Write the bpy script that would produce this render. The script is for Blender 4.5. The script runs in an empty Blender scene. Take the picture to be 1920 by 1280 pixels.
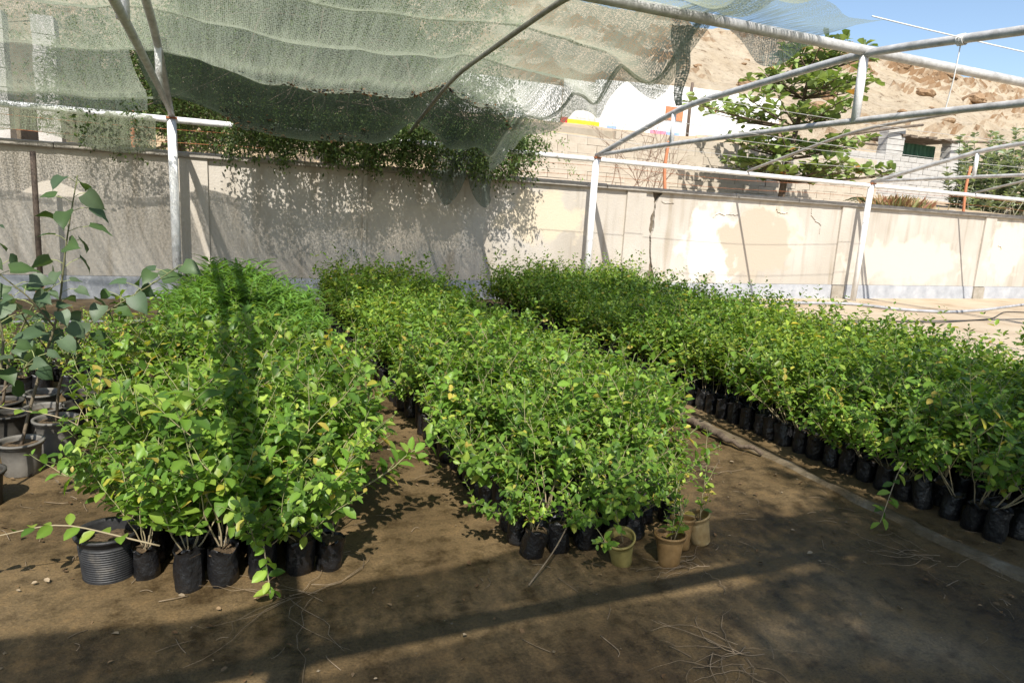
import bpy, math, random
import numpy as np
from mathutils import Matrix, Vector

# ------------------------------------------------------------------ camera, sky, sun, exposure
S = bpy.context.scene
COL = S.collection
cam_d = bpy.data.cameras.new('camera'); cam = bpy.data.objects.new('camera', cam_d); COL.objects.link(cam)
cam_d.sensor_width = 36.0; cam_d.lens = 24.0; cam_d.clip_end = 600; cam_d.clip_start = 0.05
_R = np.array([[0.919, 0.024, 0.393], [-0.390, 0.194, 0.900], [0.055, 0.981, -0.188]])
_u, _s, _v = np.linalg.svd(_R); _R = _u @ _v
_r, _up, _f = _R[:, 0], _R[:, 1], _R[:, 2]
cam.matrix_world = Matrix(((_r[0], _up[0], -_f[0], 0), (_r[1], _up[1], -_f[1], 0), (_r[2], _up[2], -_f[2], 1.6), (0, 0, 0, 1)))
S.camera = cam
SUN = Vector((-0.35, -1.0, 1.2)).normalized()          # towards the sun
W = bpy.data.worlds.new('World'); S.world = W; W.use_nodes = True
wn = W.node_tree.nodes; wl = W.node_tree.links
sky = wn.new('ShaderNodeTexSky'); sky.sky_type = 'NISHITA'; sky.sun_disc = False
sky.sun_elevation = math.asin(SUN.z); sky.sun_rotation = math.atan2(SUN.x, SUN.y)
sky.air_density = 1.0; sky.dust_density = 0.7; sky.ozone_density = 1.0
wn['Background'].inputs['Strength'].default_value = 0.115
wl.new(sky.outputs[0], wn['Background'].inputs['Color'])
sun_d = bpy.data.lights.new('sun', 'SUN'); sun_d.energy = 4.6; sun_d.angle = math.radians(0.6); sun_d.color = (1.0, 0.95, 0.87)
sun = bpy.data.objects.new('sun', sun_d); COL.objects.link(sun)
sun.rotation_euler = SUN.to_track_quat('Z', 'Y').to_euler(); sun.location = (-5, -15, 20)
S.view_settings.view_transform = 'Standard'; S.view_settings.look = 'None'
S.view_settings.exposure = 0.70; S.view_settings.gamma = 1.0; S.view_settings.use_curve_mapping = False
try:
    S.cycles.transparent_max_bounces = 24; S.cycles.max_bounces = 8
except Exception: pass

rng = np.random.default_rng(7)
random.seed(7)

# ------------------------------------------------------------------ materials
def mat(name):
    m = bpy.data.materials.new(name); m.use_nodes = True
    nt = m.node_tree
    return m, nt.nodes, nt.links, nt.nodes['Principled BSDF']
def N(n, t, **kw):
    x = n.new(t)
    for k, v in kw.items():
        if k.startswith('i_'): x.inputs[k[2:].replace('_', ' ')].default_value = v
        else: setattr(x, k, v)
    return x
def ramp(n, stops):
    r = n.new('ShaderNodeValToRGB'); e = r.color_ramp.elements
    while len(e) < len(stops): e.new(0.5)
    for i, (p, c) in enumerate(stops):
        e[i].position = p; e[i].color = tuple(c) + (1,) if len(c) == 3 else c
    return r
def noisy(name, stops, scale=5, detail=8, rough=0.85, bump=0.0, bscale=None, coord='Object', spec=0.3, metal=0.0, dist=0.02):
    m, n, l, p = mat(name)
    tc = n.new('ShaderNodeTexCoord'); nz = N(n, 'ShaderNodeTexNoise'); nz.inputs['Scale'].default_value = scale; nz.inputs['Detail'].default_value = detail
    nz.inputs['Roughness'].default_value = 0.65
    l.new(tc.outputs[coord], nz.inputs['Vector'])
    r = ramp(n, stops); l.new(nz.outputs['Fac'], r.inputs[0]); l.new(r.outputs[0], p.inputs['Base Color'])
    p.inputs['Roughness'].default_value = rough; p.inputs['Specular IOR Level'].default_value = spec; p.inputs['Metallic'].default_value = metal
    if bump:
        b = n.new('ShaderNodeBump'); b.inputs['Strength'].default_value = bump; b.inputs['Distance'].default_value = dist
        n2 = n.new('ShaderNodeTexNoise'); n2.inputs['Scale'].default_value = bscale or scale * 4; n2.inputs['Detail'].default_value = 8
        l.new(tc.outputs[coord], n2.inputs['Vector']); l.new(n2.outputs['Fac'], b.inputs['Height']); l.new(b.outputs[0], p.inputs['Normal'])
    return m
def leafmat(name, trans=0.4, tcol=(1.6, 1.5, 0.9), rough=0.42, spec=0.35):
    m, n, l, p = mat(name)
    a = N(n, 'ShaderNodeAttribute', attribute_name='tint'); oi = n.new('ShaderNodeObjectInfo')
    hs = n.new('ShaderNodeHueSaturation')
    mr = n.new('ShaderNodeMapRange'); mr.inputs['To Min'].default_value = 0.8; mr.inputs['To Max'].default_value = 1.2
    l.new(oi.outputs['Random'], mr.inputs['Value']); l.new(mr.outputs[0], hs.inputs['Value']); l.new(a.outputs['Color'], hs.inputs['Color'])
    l.new(hs.outputs[0], p.inputs['Base Color']); p.inputs['Roughness'].default_value = rough; p.inputs['Specular IOR Level'].default_value = spec
    t = n.new('ShaderNodeBsdfTranslucent'); mx = N(n, 'ShaderNodeMix', data_type='RGBA', blend_type='MULTIPLY'); mx.inputs[0].default_value = 1.0
    l.new(hs.outputs[0], mx.inputs[6]); mx.inputs[7].default_value = tcol + (1,)
    l.new(mx.outputs[2], t.inputs['Color'])
    ms = n.new('ShaderNodeMixShader'); ms.inputs[0].default_value = trans
    l.new(p.outputs[0], ms.inputs[1]); l.new(t.outputs[0], ms.inputs[2]); l.new(ms.outputs[0], n['Material Output'].inputs['Surface'])
    return m
def tintmat(name, rough=0.8, spec=0.2):
    m, n, l, p = mat(name)
    a = N(n, 'ShaderNodeAttribute', attribute_name='tint'); l.new(a.outputs['Color'], p.inputs['Base Color'])
    p.inputs['Roughness'].default_value = rough; p.inputs['Specular IOR Level'].default_value = spec
    return m

def soil_mat():
    m, n, l, p = mat('soil')
    g = n.new('ShaderNodeNewGeometry')
    big = N(n, 'ShaderNodeTexNoise', i_Scale=0.9, i_Detail=6.0); mid = N(n, 'ShaderNodeTexNoise', i_Scale=7.0, i_Detail=9.0); fine = N(n, 'ShaderNodeTexNoise', i_Scale=90.0, i_Detail=6.0)
    mid.inputs['Roughness'].default_value = 0.7; fine.inputs['Roughness'].default_value = 0.75
    for x in (big, mid, fine): l.new(g.outputs['Position'], x.inputs['Vector'])
    r1 = ramp(n, [(0.32, (0.052, 0.034, 0.016)), (0.46, (0.098, 0.067, 0.031)), (0.58, (0.132, 0.092, 0.046)), (0.68, (0.21, 0.153, 0.087))]); l.new(big.outputs['Fac'], r1.inputs[0])
    r2 = ramp(n, [(0.34, (0.40, 0.38, 0.37)), (0.50, (1, 1, 1)), (0.70, (1.4, 1.32, 1.2))]); l.new(mid.outputs['Fac'], r2.inputs[0])
    r3 = ramp(n, [(0.30, (0.55, 0.52, 0.50)), (0.5, (1, 1, 1)), (0.68, (1.4, 1.35, 1.25))]); l.new(fine.outputs['Fac'], r3.inputs[0])
    m1 = N(n, 'ShaderNodeMix', data_type='RGBA', blend_type='MULTIPLY'); m1.inputs[0].default_value = 1
    m2 = N(n, 'ShaderNodeMix', data_type='RGBA', blend_type='MULTIPLY'); m2.inputs[0].default_value = 0.9
    l.new(r1.outputs[0], m1.inputs[6]); l.new(r2.outputs[0], m1.inputs[7]); l.new(m1.outputs[2], m2.inputs[6]); l.new(r3.outputs[0], m2.inputs[7])
    l.new(m2.outputs[2], p.inputs['Base Color'])
    rr = ramp(n, [(0.38, (0.42,) * 3), (0.6, (0.85,) * 3)]); l.new(mid.outputs['Fac'], rr.inputs[0]); l.new(rr.outputs[0], p.inputs['Roughness'])
    p.inputs['Specular IOR Level'].default_value = 0.25
    ad = N(n, 'ShaderNodeMath', operation='ADD'); mu = N(n, 'ShaderNodeMath', operation='MULTIPLY'); mu.inputs[1].default_value = 0.25
    l.new(fine.outputs['Fac'], mu.inputs[0]); l.new(mu.outputs[0], ad.inputs[0]); l.new(mid.outputs['Fac'], ad.inputs[1])
    b = n.new('ShaderNodeBump'); b.inputs['Strength'].default_value = 0.55; b.inputs['Distance'].default_value = 0.03
    l.new(ad.outputs[0], b.inputs['Height']); l.new(b.outputs[0], p.inputs['Normal'])
    return m

def plaster_mat():
    m, n, l, p = mat('plaster')
    g = n.new('ShaderNodeNewGeometry')
    big = N(n, 'ShaderNodeTexNoise', i_Scale=0.8, i_Detail=8.0); l.new(g.outputs['Position'], big.inputs['Vector'])
    mp = N(n, 'ShaderNodeMapping'); mp.inputs['Scale'].default_value = (3.5, 1, 0.35); l.new(g.outputs['Position'], mp.inputs['Vector'])
    st = N(n, 'ShaderNodeTexNoise', i_Scale=1.5, i_Detail=7.0); l.new(mp.outputs[0], st.inputs['Vector'])
    fine = N(n, 'ShaderNodeTexNoise', i_Scale=30.0, i_Detail=8.0); l.new(g.outputs['Position'], fine.inputs['Vector'])
    r1 = ramp(n, [(0.28, (0.39, 0.35, 0.295)), (0.5, (0.455, 0.415, 0.36)), (0.7, (0.51, 0.475, 0.425))]); l.new(big.outputs['Fac'], r1.inputs[0])
    r2 = ramp(n, [(0.28, (0.78, 0.74, 0.68)), (0.48, (1, 1, 1)), (0.75, (1.06, 1.05, 1.03))]); l.new(st.outputs['Fac'], r2.inputs[0])
    m1 = N(n, 'ShaderNodeMix', data_type='RGBA', blend_type='MULTIPLY'); m1.inputs[0].default_value = 1
    l.new(r1.outputs[0], m1.inputs[6]); l.new(r2.outputs[0], m1.inputs[7])
    # peeled and efflorescent patches at two places on the wall
    def patch(cx, cz, rx, rz):
        sb = N(n, 'ShaderNodeVectorMath', operation='SUBTRACT'); l.new(g.outputs['Position'], sb.inputs[0]); sb.inputs[1].default_value = (cx, 11.48, cz)
        dv = N(n, 'ShaderNodeVectorMath', operation='MULTIPLY'); l.new(sb.outputs[0], dv.inputs[0]); dv.inputs[1].default_value = (1 / rx, 0, 1 / rz)
        ln = N(n, 'ShaderNodeVectorMath', operation='LENGTH'); l.new(dv.outputs[0], ln.inputs[0])
        nz = N(n, 'ShaderNodeTexNoise', i_Scale=2.6, i_Detail=9.0); l.new(g.outputs['Position'], nz.inputs['Vector'])
        a = N(n, 'ShaderNodeMath', operation='MULTIPLY_ADD'); l.new(nz.outputs['Fac'], a.inputs[0]); a.inputs[1].default_value = 1.9; l.new(ln.outputs['Value'], a.inputs[2])
        mr = n.new('ShaderNodeMapRange'); mr.inputs['From Min'].default_value = 1.97; mr.inputs['From Max'].default_value = 1.74; l.new(a.outputs[0], mr.inputs['Value'])
        return mr.outputs[0]
    out = m1.outputs[2]
    for (c, col) in (((9.6, 1.15, 1.0, 0.85), (0.66, 0.62, 0.55)), ((11.0, 1.45, 0.9, 0.7), (0.58, 0.52, 0.43)), ((10.6, 1.2, 1.1, 0.8), (0.45, 0.39, 0.31)), ((5.5, 1.55, 0.9, 0.5), (0.58, 0.50, 0.38)),
                     ((15.4, 0.9, 2.0, 0.6), (0.56, 0.51, 0.43)), ((18.9, 1.3, 0.9, 0.8), (0.6, 0.54, 0.45)), ((2.9, 1.2, 1.2, 0.5), (0.5, 0.44, 0.36))):
        mx = N(n, 'ShaderNodeMix', data_type='RGBA'); l.new(patch(*c), mx.inputs[0]); l.new(out, mx.inputs[6]); mx.inputs[7].default_value = col + (1,); out = mx.outputs[2]
    l.new(out, p.inputs['Base Color']); p.inputs['Roughness'].default_value = 0.9; p.inputs['Specular IOR Level'].default_value = 0.15
    b = n.new('ShaderNodeBump'); b.inputs['Strength'].default_value = 0.5; b.inputs['Distance'].default_value = 0.012; l.new(fine.outputs['Fac'], b.inputs['Height']); l.new(b.outputs[0], p.inputs['Normal'])
    return m

def net_mat(name, cover, col, tcol, period=0.016, amp=0.16):
    m, n, l, p = mat(name)
    uv = N(n, 'ShaderNodeAttribute', attribute_name='weave')
    sep = n.new('ShaderNodeSeparateXYZ'); l.new(uv.outputs['Vector'], sep.inputs[0])
    def line(out, per):
        mu = N(n, 'ShaderNodeMath', operation='MULTIPLY'); l.new(out, mu.inputs[0]); mu.inputs[1].default_value = 2 * math.pi / per
        si = N(n, 'ShaderNodeMath', operation='SINE'); l.new(mu.outputs[0], si.inputs[0]); return si.outputs[0]
    a = line(sep.outputs['X'], period); b = line(sep.outputs['Y'], period * 1.3)
    nz = N(n, 'ShaderNodeTexNoise', i_Scale=60.0, i_Detail=4.0); l.new(uv.outputs['Vector'], nz.inputs['Vector'])
    mp = N(n, 'ShaderNodeMapping'); mp.inputs['Scale'].default_value = (9, 0.7, 1); l.new(uv.outputs['Vector'], mp.inputs['Vector'])
    sk = N(n, 'ShaderNodeTexNoise', i_Scale=2.0, i_Detail=6.0); l.new(mp.outputs[0], sk.inputs['Vector'])
    def ma(x, k, y):
        q = N(n, 'ShaderNodeMath', operation='MULTIPLY_ADD'); l.new(x, q.inputs[0]); q.inputs[1].default_value = k
        if hasattr(y, 'links'): l.new(y, q.inputs[2])
        else: q.inputs[2].default_value = y
        return q.outputs[0]
    f = ma(a, amp, cover); f = ma(b, amp * 0.4, f)
    f = ma(nz.outputs['Fac'], 2.8, f); f = ma(nz.outputs['Fac'], 0.0, f); f = ma(sk.outputs['Fac'], 0.9, f)
    q = N(n, 'ShaderNodeMath', operation='SUBTRACT', use_clamp=True); l.new(f, q.inputs[0]); q.inputs[1].default_value = 1.85
    d = n.new('ShaderNodeBsdfDiffuse'); t = n.new('ShaderNodeBsdfTranslucent'); tr = n.new('ShaderNodeBsdfTransparent')
    rc = ramp(n, [(0.3, tuple(c * 0.75 for c in col)), (0.7, tuple(min(1, c * 1.25) for c in col))]); l.new(sk.outputs['Fac'], rc.inputs[0]); l.new(rc.outputs[0], d.inputs['Color'])
    t.inputs['Color'].default_value = tcol + (1,)
    ms = n.new('ShaderNodeMixShader'); ms.inputs[0].default_value = 0.6; l.new(d.outputs[0], ms.inputs[1]); l.new(t.outputs[0], ms.inputs[2])
    mo = n.new('ShaderNodeMixShader'); l.new(q.outputs[0], mo.inputs[0]); l.new(tr.outputs[0], mo.inputs[1]); l.new(ms.outputs[0], mo.inputs[2])
    l.new(mo.outputs[0], n['Material Output'].inputs['Surface'])
    n.remove(p)
    return m

MT = {}
MT['soil'] = soil_mat()
MT['yard'] = noisy('pale_yard', [(0.32, (0.29, 0.21, 0.13)), (0.45, (0.42, 0.33, 0.225)), (0.62, (0.47, 0.385, 0.275)), (0.75, (0.54, 0.46, 0.35))], 0.9, 10, 0.9, 0.4, 25)
MT['terrace'] = noisy('terrace_earth', [(0.3, (0.30, 0.225, 0.14)), (0.7, (0.46, 0.36, 0.25))], 1.5, 9, 0.95, 0.5, 12)
MT['concrete'] = noisy('old_concrete', [(0.3, (0.24, 0.21, 0.165)), (0.7, (0.40, 0.36, 0.30))], 6, 9, 0.9, 0.4, 40)
MT['kerb'] = noisy('kerb_concrete', [(0.38, (0.09, 0.066, 0.036)), (0.55, (0.135, 0.105, 0.066)), (0.7, (0.22, 0.185, 0.135))], 4, 9, 0.9, 0.6, 30)
MT['plaster'] = plaster_mat()
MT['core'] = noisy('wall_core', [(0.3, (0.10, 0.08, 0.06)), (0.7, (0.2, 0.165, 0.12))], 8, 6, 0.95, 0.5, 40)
MT['plinth'] = noisy('grey_plinth', [(0.3, (0.29, 0.30, 0.32)), (0.55, (0.40, 0.41, 0.43)), (0.75, (0.52, 0.51, 0.50))], 3, 10, 0.7, 0.3, 25)
MT['coping'] = noisy('coping_concrete', [(0.3, (0.22, 0.20, 0.17)), (0.7, (0.42, 0.385, 0.33))], 4, 9, 0.9, 0.5, 25)
MT['block'] = noisy('concrete_block', [(0.3, (0.40, 0.345, 0.27)), (0.7, (0.54, 0.48, 0.40))], 3, 9, 0.95, 0.45, 40)
MT['gblock'] = noisy('grey_block', [(0.3, (0.36, 0.345, 0.32)), (0.7, (0.52, 0.50, 0.47))], 4, 9, 0.95, 0.45, 40)
MT['mortar'] = noisy('mortar', [(0.3, (0.28, 0.24, 0.18)), (0.7, (0.38, 0.33, 0.26))], 5, 6, 0.95)
MT['white'] = noisy('white_wash', [(0.3, (0.70, 0.69, 0.66)), (0.7, (0.82, 0.81, 0.79))], 1.5, 8, 0.9, 0.2, 10)
MT['ribbed'] = noisy('bare_concrete_panel', [(0.3, (0.42, 0.40, 0.36)), (0.7, (0.55, 0.53, 0.49))], 2, 8, 0.9, 0.2, 10)
MT['paint'] = noisy('white_pipe_paint', [(0.30, (0.40, 0.38, 0.34)), (0.42, (0.70, 0.69, 0.67)), (0.7, (0.80, 0.80, 0.79))], 9, 9, 0.5, 0.15, 60)
MT['galv'] = noisy('galvanised_pipe', [(0.3, (0.30, 0.29, 0.27)), (0.5, (0.45, 0.44, 0.42)), (0.7, (0.60, 0.59, 0.57))], 8, 9, 0.45, 0.15, 60, spec=0.5)
MT['dull'] = noisy('dusty_pipe', [(0.3, (0.22, 0.20, 0.17)), (0.7, (0.44, 0.41, 0.36))], 10, 9, 0.7, 0.15, 60)
MT['rust'] = noisy('rust', [(0.3, (0.10, 0.04, 0.02)), (0.5, (0.33, 0.12, 0.05)), (0.7, (0.45, 0.20, 0.09))], 14, 8, 0.85, 0.3, 60)
MT['orange'] = noisy('faded_orange', [(0.3, (0.42, 0.15, 0.07)), (0.7, (0.58, 0.25, 0.13))], 9, 8, 0.7)
MT['brownpost'] = noisy('brown_steel', [(0.3, (0.07, 0.05, 0.04)), (0.7, (0.16, 0.12, 0.09))], 9, 8, 0.7)
MT['wire'] = noisy('wire', [(0.3, (0.32, 0.31, 0.29)), (0.7, (0.5, 0.49, 0.46))], 9, 4, 0.5)
MT['cord'] = noisy('white_cord', [(0.3, (0.6, 0.59, 0.56)), (0.7, (0.78, 0.77, 0.74))], 9, 4, 0.8)
MT['bag'] = noisy('black_polythene', [(0.35, (0.006, 0.006, 0.007)), (0.6, (0.014, 0.014, 0.015)), (0.75, (0.07, 0.06, 0.048))], 7, 9, 0.36, 0.8, 24, spec=0.5, dist=0.02)
MT['potblack'] = noisy('dusty_black_pot', [(0.3, (0.012, 0.012, 0.013)), (0.55, (0.03, 0.03, 0.031)), (0.75, (0.12, 0.105, 0.085))], 6, 9, 0.5, 0.15, 40)
MT['potgrey'] = noisy('grey_plastic_pot', [(0.3, (0.09, 0.085, 0.075)), (0.7, (0.20, 0.185, 0.16))], 5, 9, 0.6, 0.1, 40)
MT['potdark'] = noisy('dark_plastic_pot', [(0.3, (0.02, 0.019, 0.017)), (0.7, (0.065, 0.06, 0.05))], 5, 9, 0.55, 0.1, 40)
MT['cupy'] = noisy('yellowed_cup', [(0.3, (0.20, 0.155, 0.045)), (0.7, (0.38, 0.32, 0.12))], 9, 8, 0.5, 0.1, 40)
MT['cupo'] = noisy('brownish_cup', [(0.3, (0.17, 0.095, 0.035)), (0.7, (0.32, 0.20, 0.085))], 9, 8, 0.55, 0.1, 40)
MT['cupw'] = noisy('pale_cup', [(0.3, (0.19, 0.115, 0.045)), (0.5, (0.32, 0.23, 0.11)), (0.7, (0.44, 0.38, 0.25))], 9, 8, 0.55, 0.1, 40)
MT['compost'] = noisy('compost', [(0.3, (0.035, 0.024, 0.014)), (0.6, (0.12, 0.082, 0.045)), (0.75, (0.24, 0.165, 0.09))], 40, 8, 0.95, 0.8, 90)
MT['stem'] = tintmat('stem'); MT['twig'] = noisy('dry_twig', [(0.3, (0.13, 0.092, 0.055)), (0.7, (0.28, 0.215, 0.145))], 20, 6, 0.9)
MT['bark'] = noisy('bark', [(0.3, (0.055, 0.04, 0.028)), (0.7, (0.16, 0.12, 0.085))], 12, 9, 0.95, 0.7, 40)
MT['leaf'] = leafmat('seedling_leaf', 0.42, (1.75, 1.55, 0.8)); MT['fine'] = leafmat('fine_leaf', 0.35, (1.5, 1.4, 0.9), 0.5); MT['big'] = leafmat('broad_leaf', 0.28, (1.4, 1.5, 0.6), 0.5, 0.4)
MT['dead'] = tintmat('dead_leaf', 0.9, 0.1)
MT['petal'] = noisy('petal', [(0.3, (0.78, 0.77, 0.78)), (0.7, (0.84, 0.83, 0.85))], 20, 3, 0.6)
MT['net'] = net_mat('shade_net', 0.66, (0.23, 0.255, 0.18), (0.40, 0.43, 0.31))
MT['netshaded'] = net_mat('shaded_debris_net', 0.86, (0.06, 0.07, 0.045), (0.05, 0.065, 0.04))  # net colour darkened to paint in the shade beyond the trough
MT['netdense'] = net_mat('folded_net', 0.84, (0.17, 0.20, 0.17), (0.24, 0.28, 0.24))
MT['netblue'] = net_mat('thin_net', 0.66, (0.20, 0.25, 0.24), (0.28, 0.35, 0.34), 0.022, 0.14)
MT['sheet'] = noisy('green_sheet', [(0.3, (0.03, 0.085, 0.045)), (0.7, (0.06, 0.14, 0.075))], 4, 6, 0.6)
MT['oldwood'] = noisy('old_wood', [(0.3, (0.08, 0.06, 0.045)), (0.7, (0.21, 0.17, 0.13))], 6, 8, 0.9, 0.4, 40)
MT['hose'] = noisy('grey_pipe', [(0.3, (0.22, 0.22, 0.225)), (0.7, (0.42, 0.42, 0.43))], 7, 8, 0.6)
MT['black'] = noisy('black_hose', [(0.3, (0.012, 0.012, 0.012)), (0.7, (0.04, 0.038, 0.035))], 7, 6, 0.5)
MT['red'] = noisy('red_strip', [(0.3, (0.50, 0.03, 0.03)), (0.7, (0.6, 0.05, 0.04))], 3, 4, 0.7)
MT['yellow'] = noisy('yellow_strip', [(0.3, (0.70, 0.46, 0.02)), (0.7, (0.78, 0.54, 0.04))], 3, 4, 0.7)
MT['bluep'] = noisy('blue_strip', [(0.3, (0.20, 0.33, 0.62)), (0.7, (0.3, 0.42, 0.7))], 3, 4, 0.7)
MT['pink'] = noisy('pink_strip', [(0.3, (0.62, 0.2, 0.3)), (0.7, (0.7, 0.28, 0.36))], 3, 4, 0.7)
def hill_mat():
    m, n, l, p = mat('hillside')
    g = n.new('ShaderNodeNewGeometry'); sep = n.new('ShaderNodeSeparateXYZ'); l.new(g.outputs['Normal'], sep.inputs[0])
    nz = N(n, 'ShaderNodeTexNoise', i_Scale=0.35, i_Detail=12.0); nz.inputs['Roughness'].default_value = 0.7; l.new(g.outputs['Position'], nz.inputs['Vector'])
    r = ramp(n, [(0.30, (0.36, 0.285, 0.195)), (0.5, (0.45, 0.375, 0.275)), (0.72, (0.51, 0.44, 0.335))]); l.new(nz.outputs['Fac'], r.inputs[0])
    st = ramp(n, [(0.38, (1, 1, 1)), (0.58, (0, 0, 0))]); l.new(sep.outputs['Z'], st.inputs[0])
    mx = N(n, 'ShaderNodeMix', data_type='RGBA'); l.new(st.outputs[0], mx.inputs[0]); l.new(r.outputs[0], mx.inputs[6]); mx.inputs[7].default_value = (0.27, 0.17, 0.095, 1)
    n2 = N(n, 'ShaderNodeTexNoise', i_Scale=1.4, i_Detail=10.0); n2.inputs['Roughness'].default_value = 0.75; l.new(g.outputs['Position'], n2.inputs['Vector'])
    sp = ramp(n, [(0.37, (0.40, 0.34, 0.28)), (0.42, (0.95, 0.94, 0.93)), (0.7, (1.12, 1.1, 1.06))]); l.new(n2.outputs['Fac'], sp.inputs[0])
    m2 = N(n, 'ShaderNodeMix', data_type='RGBA', blend_type='MULTIPLY'); m2.inputs[0].default_value = 1; l.new(mx.outputs[2], m2.inputs[6]); l.new(sp.outputs[0], m2.inputs[7])
    l.new(m2.outputs[2], p.inputs['Base Color']); p.inputs['Roughness'].default_value = 0.95; p.inputs['Specular IOR Level'].default_value = 0.1
    b = n.new('ShaderNodeBump'); b.inputs['Strength'].default_value = 0.9; b.inputs['Distance'].default_value = 0.5; l.new(n2.outputs['Fac'], b.inputs['Height']); l.new(b.outputs[0], p.inputs['Normal'])
    return m
MT['hill'] = hill_mat()
MT['rock'] = noisy('brown_rock', [(0.3, (0.20, 0.12, 0.065)), (0.7, (0.38, 0.26, 0.155))], 1.2, 10, 0.95, 0.8, 5, dist=0.2)

# ------------------------------------------------------------------ mesh helpers
class MB:
    """collects vertices and faces, builds ONE mesh object"""
    def __init__(s): s.V = []; s.F = []; s.n = 0; s.C = []; s.M = []; s.U = []
    def add(s, v, f, col=None, mi=0, uv=None):
        v = np.asarray(v, float).reshape(-1, 3)
        for ff in (f if isinstance(f, list) else [f]):
            ff = np.asarray(ff, int); s.F.append(ff + s.n); s.M.append(np.full(len(ff), mi, int))
        s.V.append(v)
        c = np.ones((len(v), 3)) * 0.5 if col is None else np.broadcast_to(np.asarray(col, float), (len(v), 3))
        s.C.append(c); s.U.append(np.zeros((len(v), 3)) if uv is None else np.asarray(uv, float)); s.n += len(v)
        return s
    def box(s, x0, x1, y0, y1, z0, z1, col=None, mi=0, jit=0.0):
        v = np.array([(x, y, z) for z in (z0, z1) for y in (y0, y1) for x in (x0, x1)], float)
        if jit: v += rng.uniform(-jit, jit, v.shape)
        return s.add(v, [[[0, 2, 3, 1], [4, 5, 7, 6], [0, 1, 5, 4], [2, 6, 7, 3], [0, 4, 6, 2], [1, 3, 7, 5]]], col, mi)
    def tube(s, pts, rad, k=6, col=None, mi=0, cap=True):
        P = np.asarray(pts, float); n = len(P); R = np.broadcast_to(np.asarray(rad, float), (n,))
        T = np.gradient(P, axis=0); T /= np.linalg.norm(T, axis=1)[:, None] + 1e-9
        ref = np.array([0, 0, 1.0]) if abs(T[0][2]) < 0.9 else np.array([1.0, 0, 0])
        A = np.cross(T, ref); A /= np.linalg.norm(A, axis=1)[:, None] + 1e-9; B = np.cross(T, A)
        th = np.arange(k) * 2 * math.pi / k
        v = (P[:, None, :] + R[:, None, None] * (np.cos(th)[None, :, None] * A[:, None, :] + np.sin(th)[None, :, None] * B[:, None, :])).reshape(-1, 3)
        i = np.arange(n - 1)[:, None] * k; j = np.arange(k)[None, :]; j2 = (j + 1) % k
        f = np.stack([i + j, i + k + j, i + k + j2, i + j2], -1).reshape(-1, 4)
        if col is not None and np.ndim(col) == 2: col = np.repeat(np.asarray(col), k, axis=0)
        s.add(v, [f], col, mi)
        if cap:
            o = s.n - len(v); s.F.append(np.array([list(range(o, o + k))])); s.M.append(np.array([mi]))
            s.F.append(np.array([list(range(o + len(v) - 1, o + len(v) - 1 - k, -1))])); s.M.append(np.array([mi]))
        return s
    def lathe(s, prof, k=20, col=None, mi=0, centre=(0, 0, 0), wob=0.0):
        p = np.asarray(prof, float); n = len(p); th = np.arange(k) * 2 * math.pi / k
        v = np.zeros((n, k, 3)); rr = p[:, 0][:, None] * (1 + (rng.normal(0, wob, (n, k)) if wob else 0))
        v[..., 0] = rr * np.cos(th); v[..., 1] = rr * np.sin(th); v[..., 2] = p[:, 1][:, None]
        i = np.arange(n - 1)[:, None] * k; j = np.arange(k)[None, :]; j2 = (j + 1) % k
        f = np.stack([i + j, i + j2, i + k + j2, i + k + j], -1).reshape(-1, 4)
        return s.add(v.reshape(-1, 3) + np.asarray(centre), [f], col, mi)
    def grid(s, V, col=None, mi=0, uv=None):
        a, b = V.shape[:2]; i = np.arange(a - 1)[:, None] * b; j = np.arange(b - 1)[None, :]
        f = np.stack([i + j, i + j + 1, i + b + j + 1, i + b + j], -1).reshape(-1, 4)
        return s.add(V.reshape(-1, 3), [f], col, mi, None if uv is None else uv.reshape(-1, 3))
    def mesh(s, name, mats, smooth=True):
        V = np.concatenate(s.V); me = bpy.data.meshes.new(name)
        tot = np.concatenate([np.full(len(f), f.shape[1], int) for f in s.F]); idx = np.concatenate([f.reshape(-1) for f in s.F])
        me.vertices.add(len(V)); me.vertices.foreach_set('co', V.astype(np.float32).reshape(-1))
        me.loops.add(len(idx)); me.loops.foreach_set('vertex_index', idx.astype(np.int32))
        me.polygons.add(len(tot)); me.polygons.foreach_set('loop_start', np.concatenate([[0], np.cumsum(tot)[:-1]]).astype(np.int32))
        me.polygons.foreach_set('loop_total', tot.astype(np.int32))
        me.polygons.foreach_set('material_index', np.concatenate(s.M).astype(np.int32))
        me.polygons.foreach_set('use_smooth', np.full(len(tot), bool(smooth)))
        c = np.concatenate(s.C); a = me.attributes.new('tint', 'FLOAT_COLOR', 'POINT')
        a.data.foreach_set('color', np.concatenate([c, np.ones((len(c), 1))], 1).astype(np.float32).reshape(-1))
        U = np.concatenate(s.U)
        if np.any(U):
            a = me.attributes.new('weave', 'FLOAT_VECTOR', 'POINT'); a.data.foreach_set('vector', U.astype(np.float32).reshape(-1))
        for m in (mats if isinstance(mats, (list, tuple)) else [mats]): me.materials.append(MT[m])
        me.update(calc_edges=True); me.validate()
        return me
    def build(s, name, mats, parent=None, smooth=True):
        return obj(name, s.mesh(name, mats, smooth), parent)
def obj(name, me, parent=None, loc=None, rot=None):
    o = bpy.data.objects.new(name, me); COL.objects.link(o)
    if parent is not None: o.parent = parent
    if loc is not None: o.location = loc
    if rot is not None: o.rotation_euler = rot
    return o
def tag(o, label=None, cat=None, group=None, kind=None):
    if label: o['label'] = label
    if cat: o['category'] = cat
    if group: o['group'] = group
    if kind: o['kind'] = kind
    return o
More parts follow.
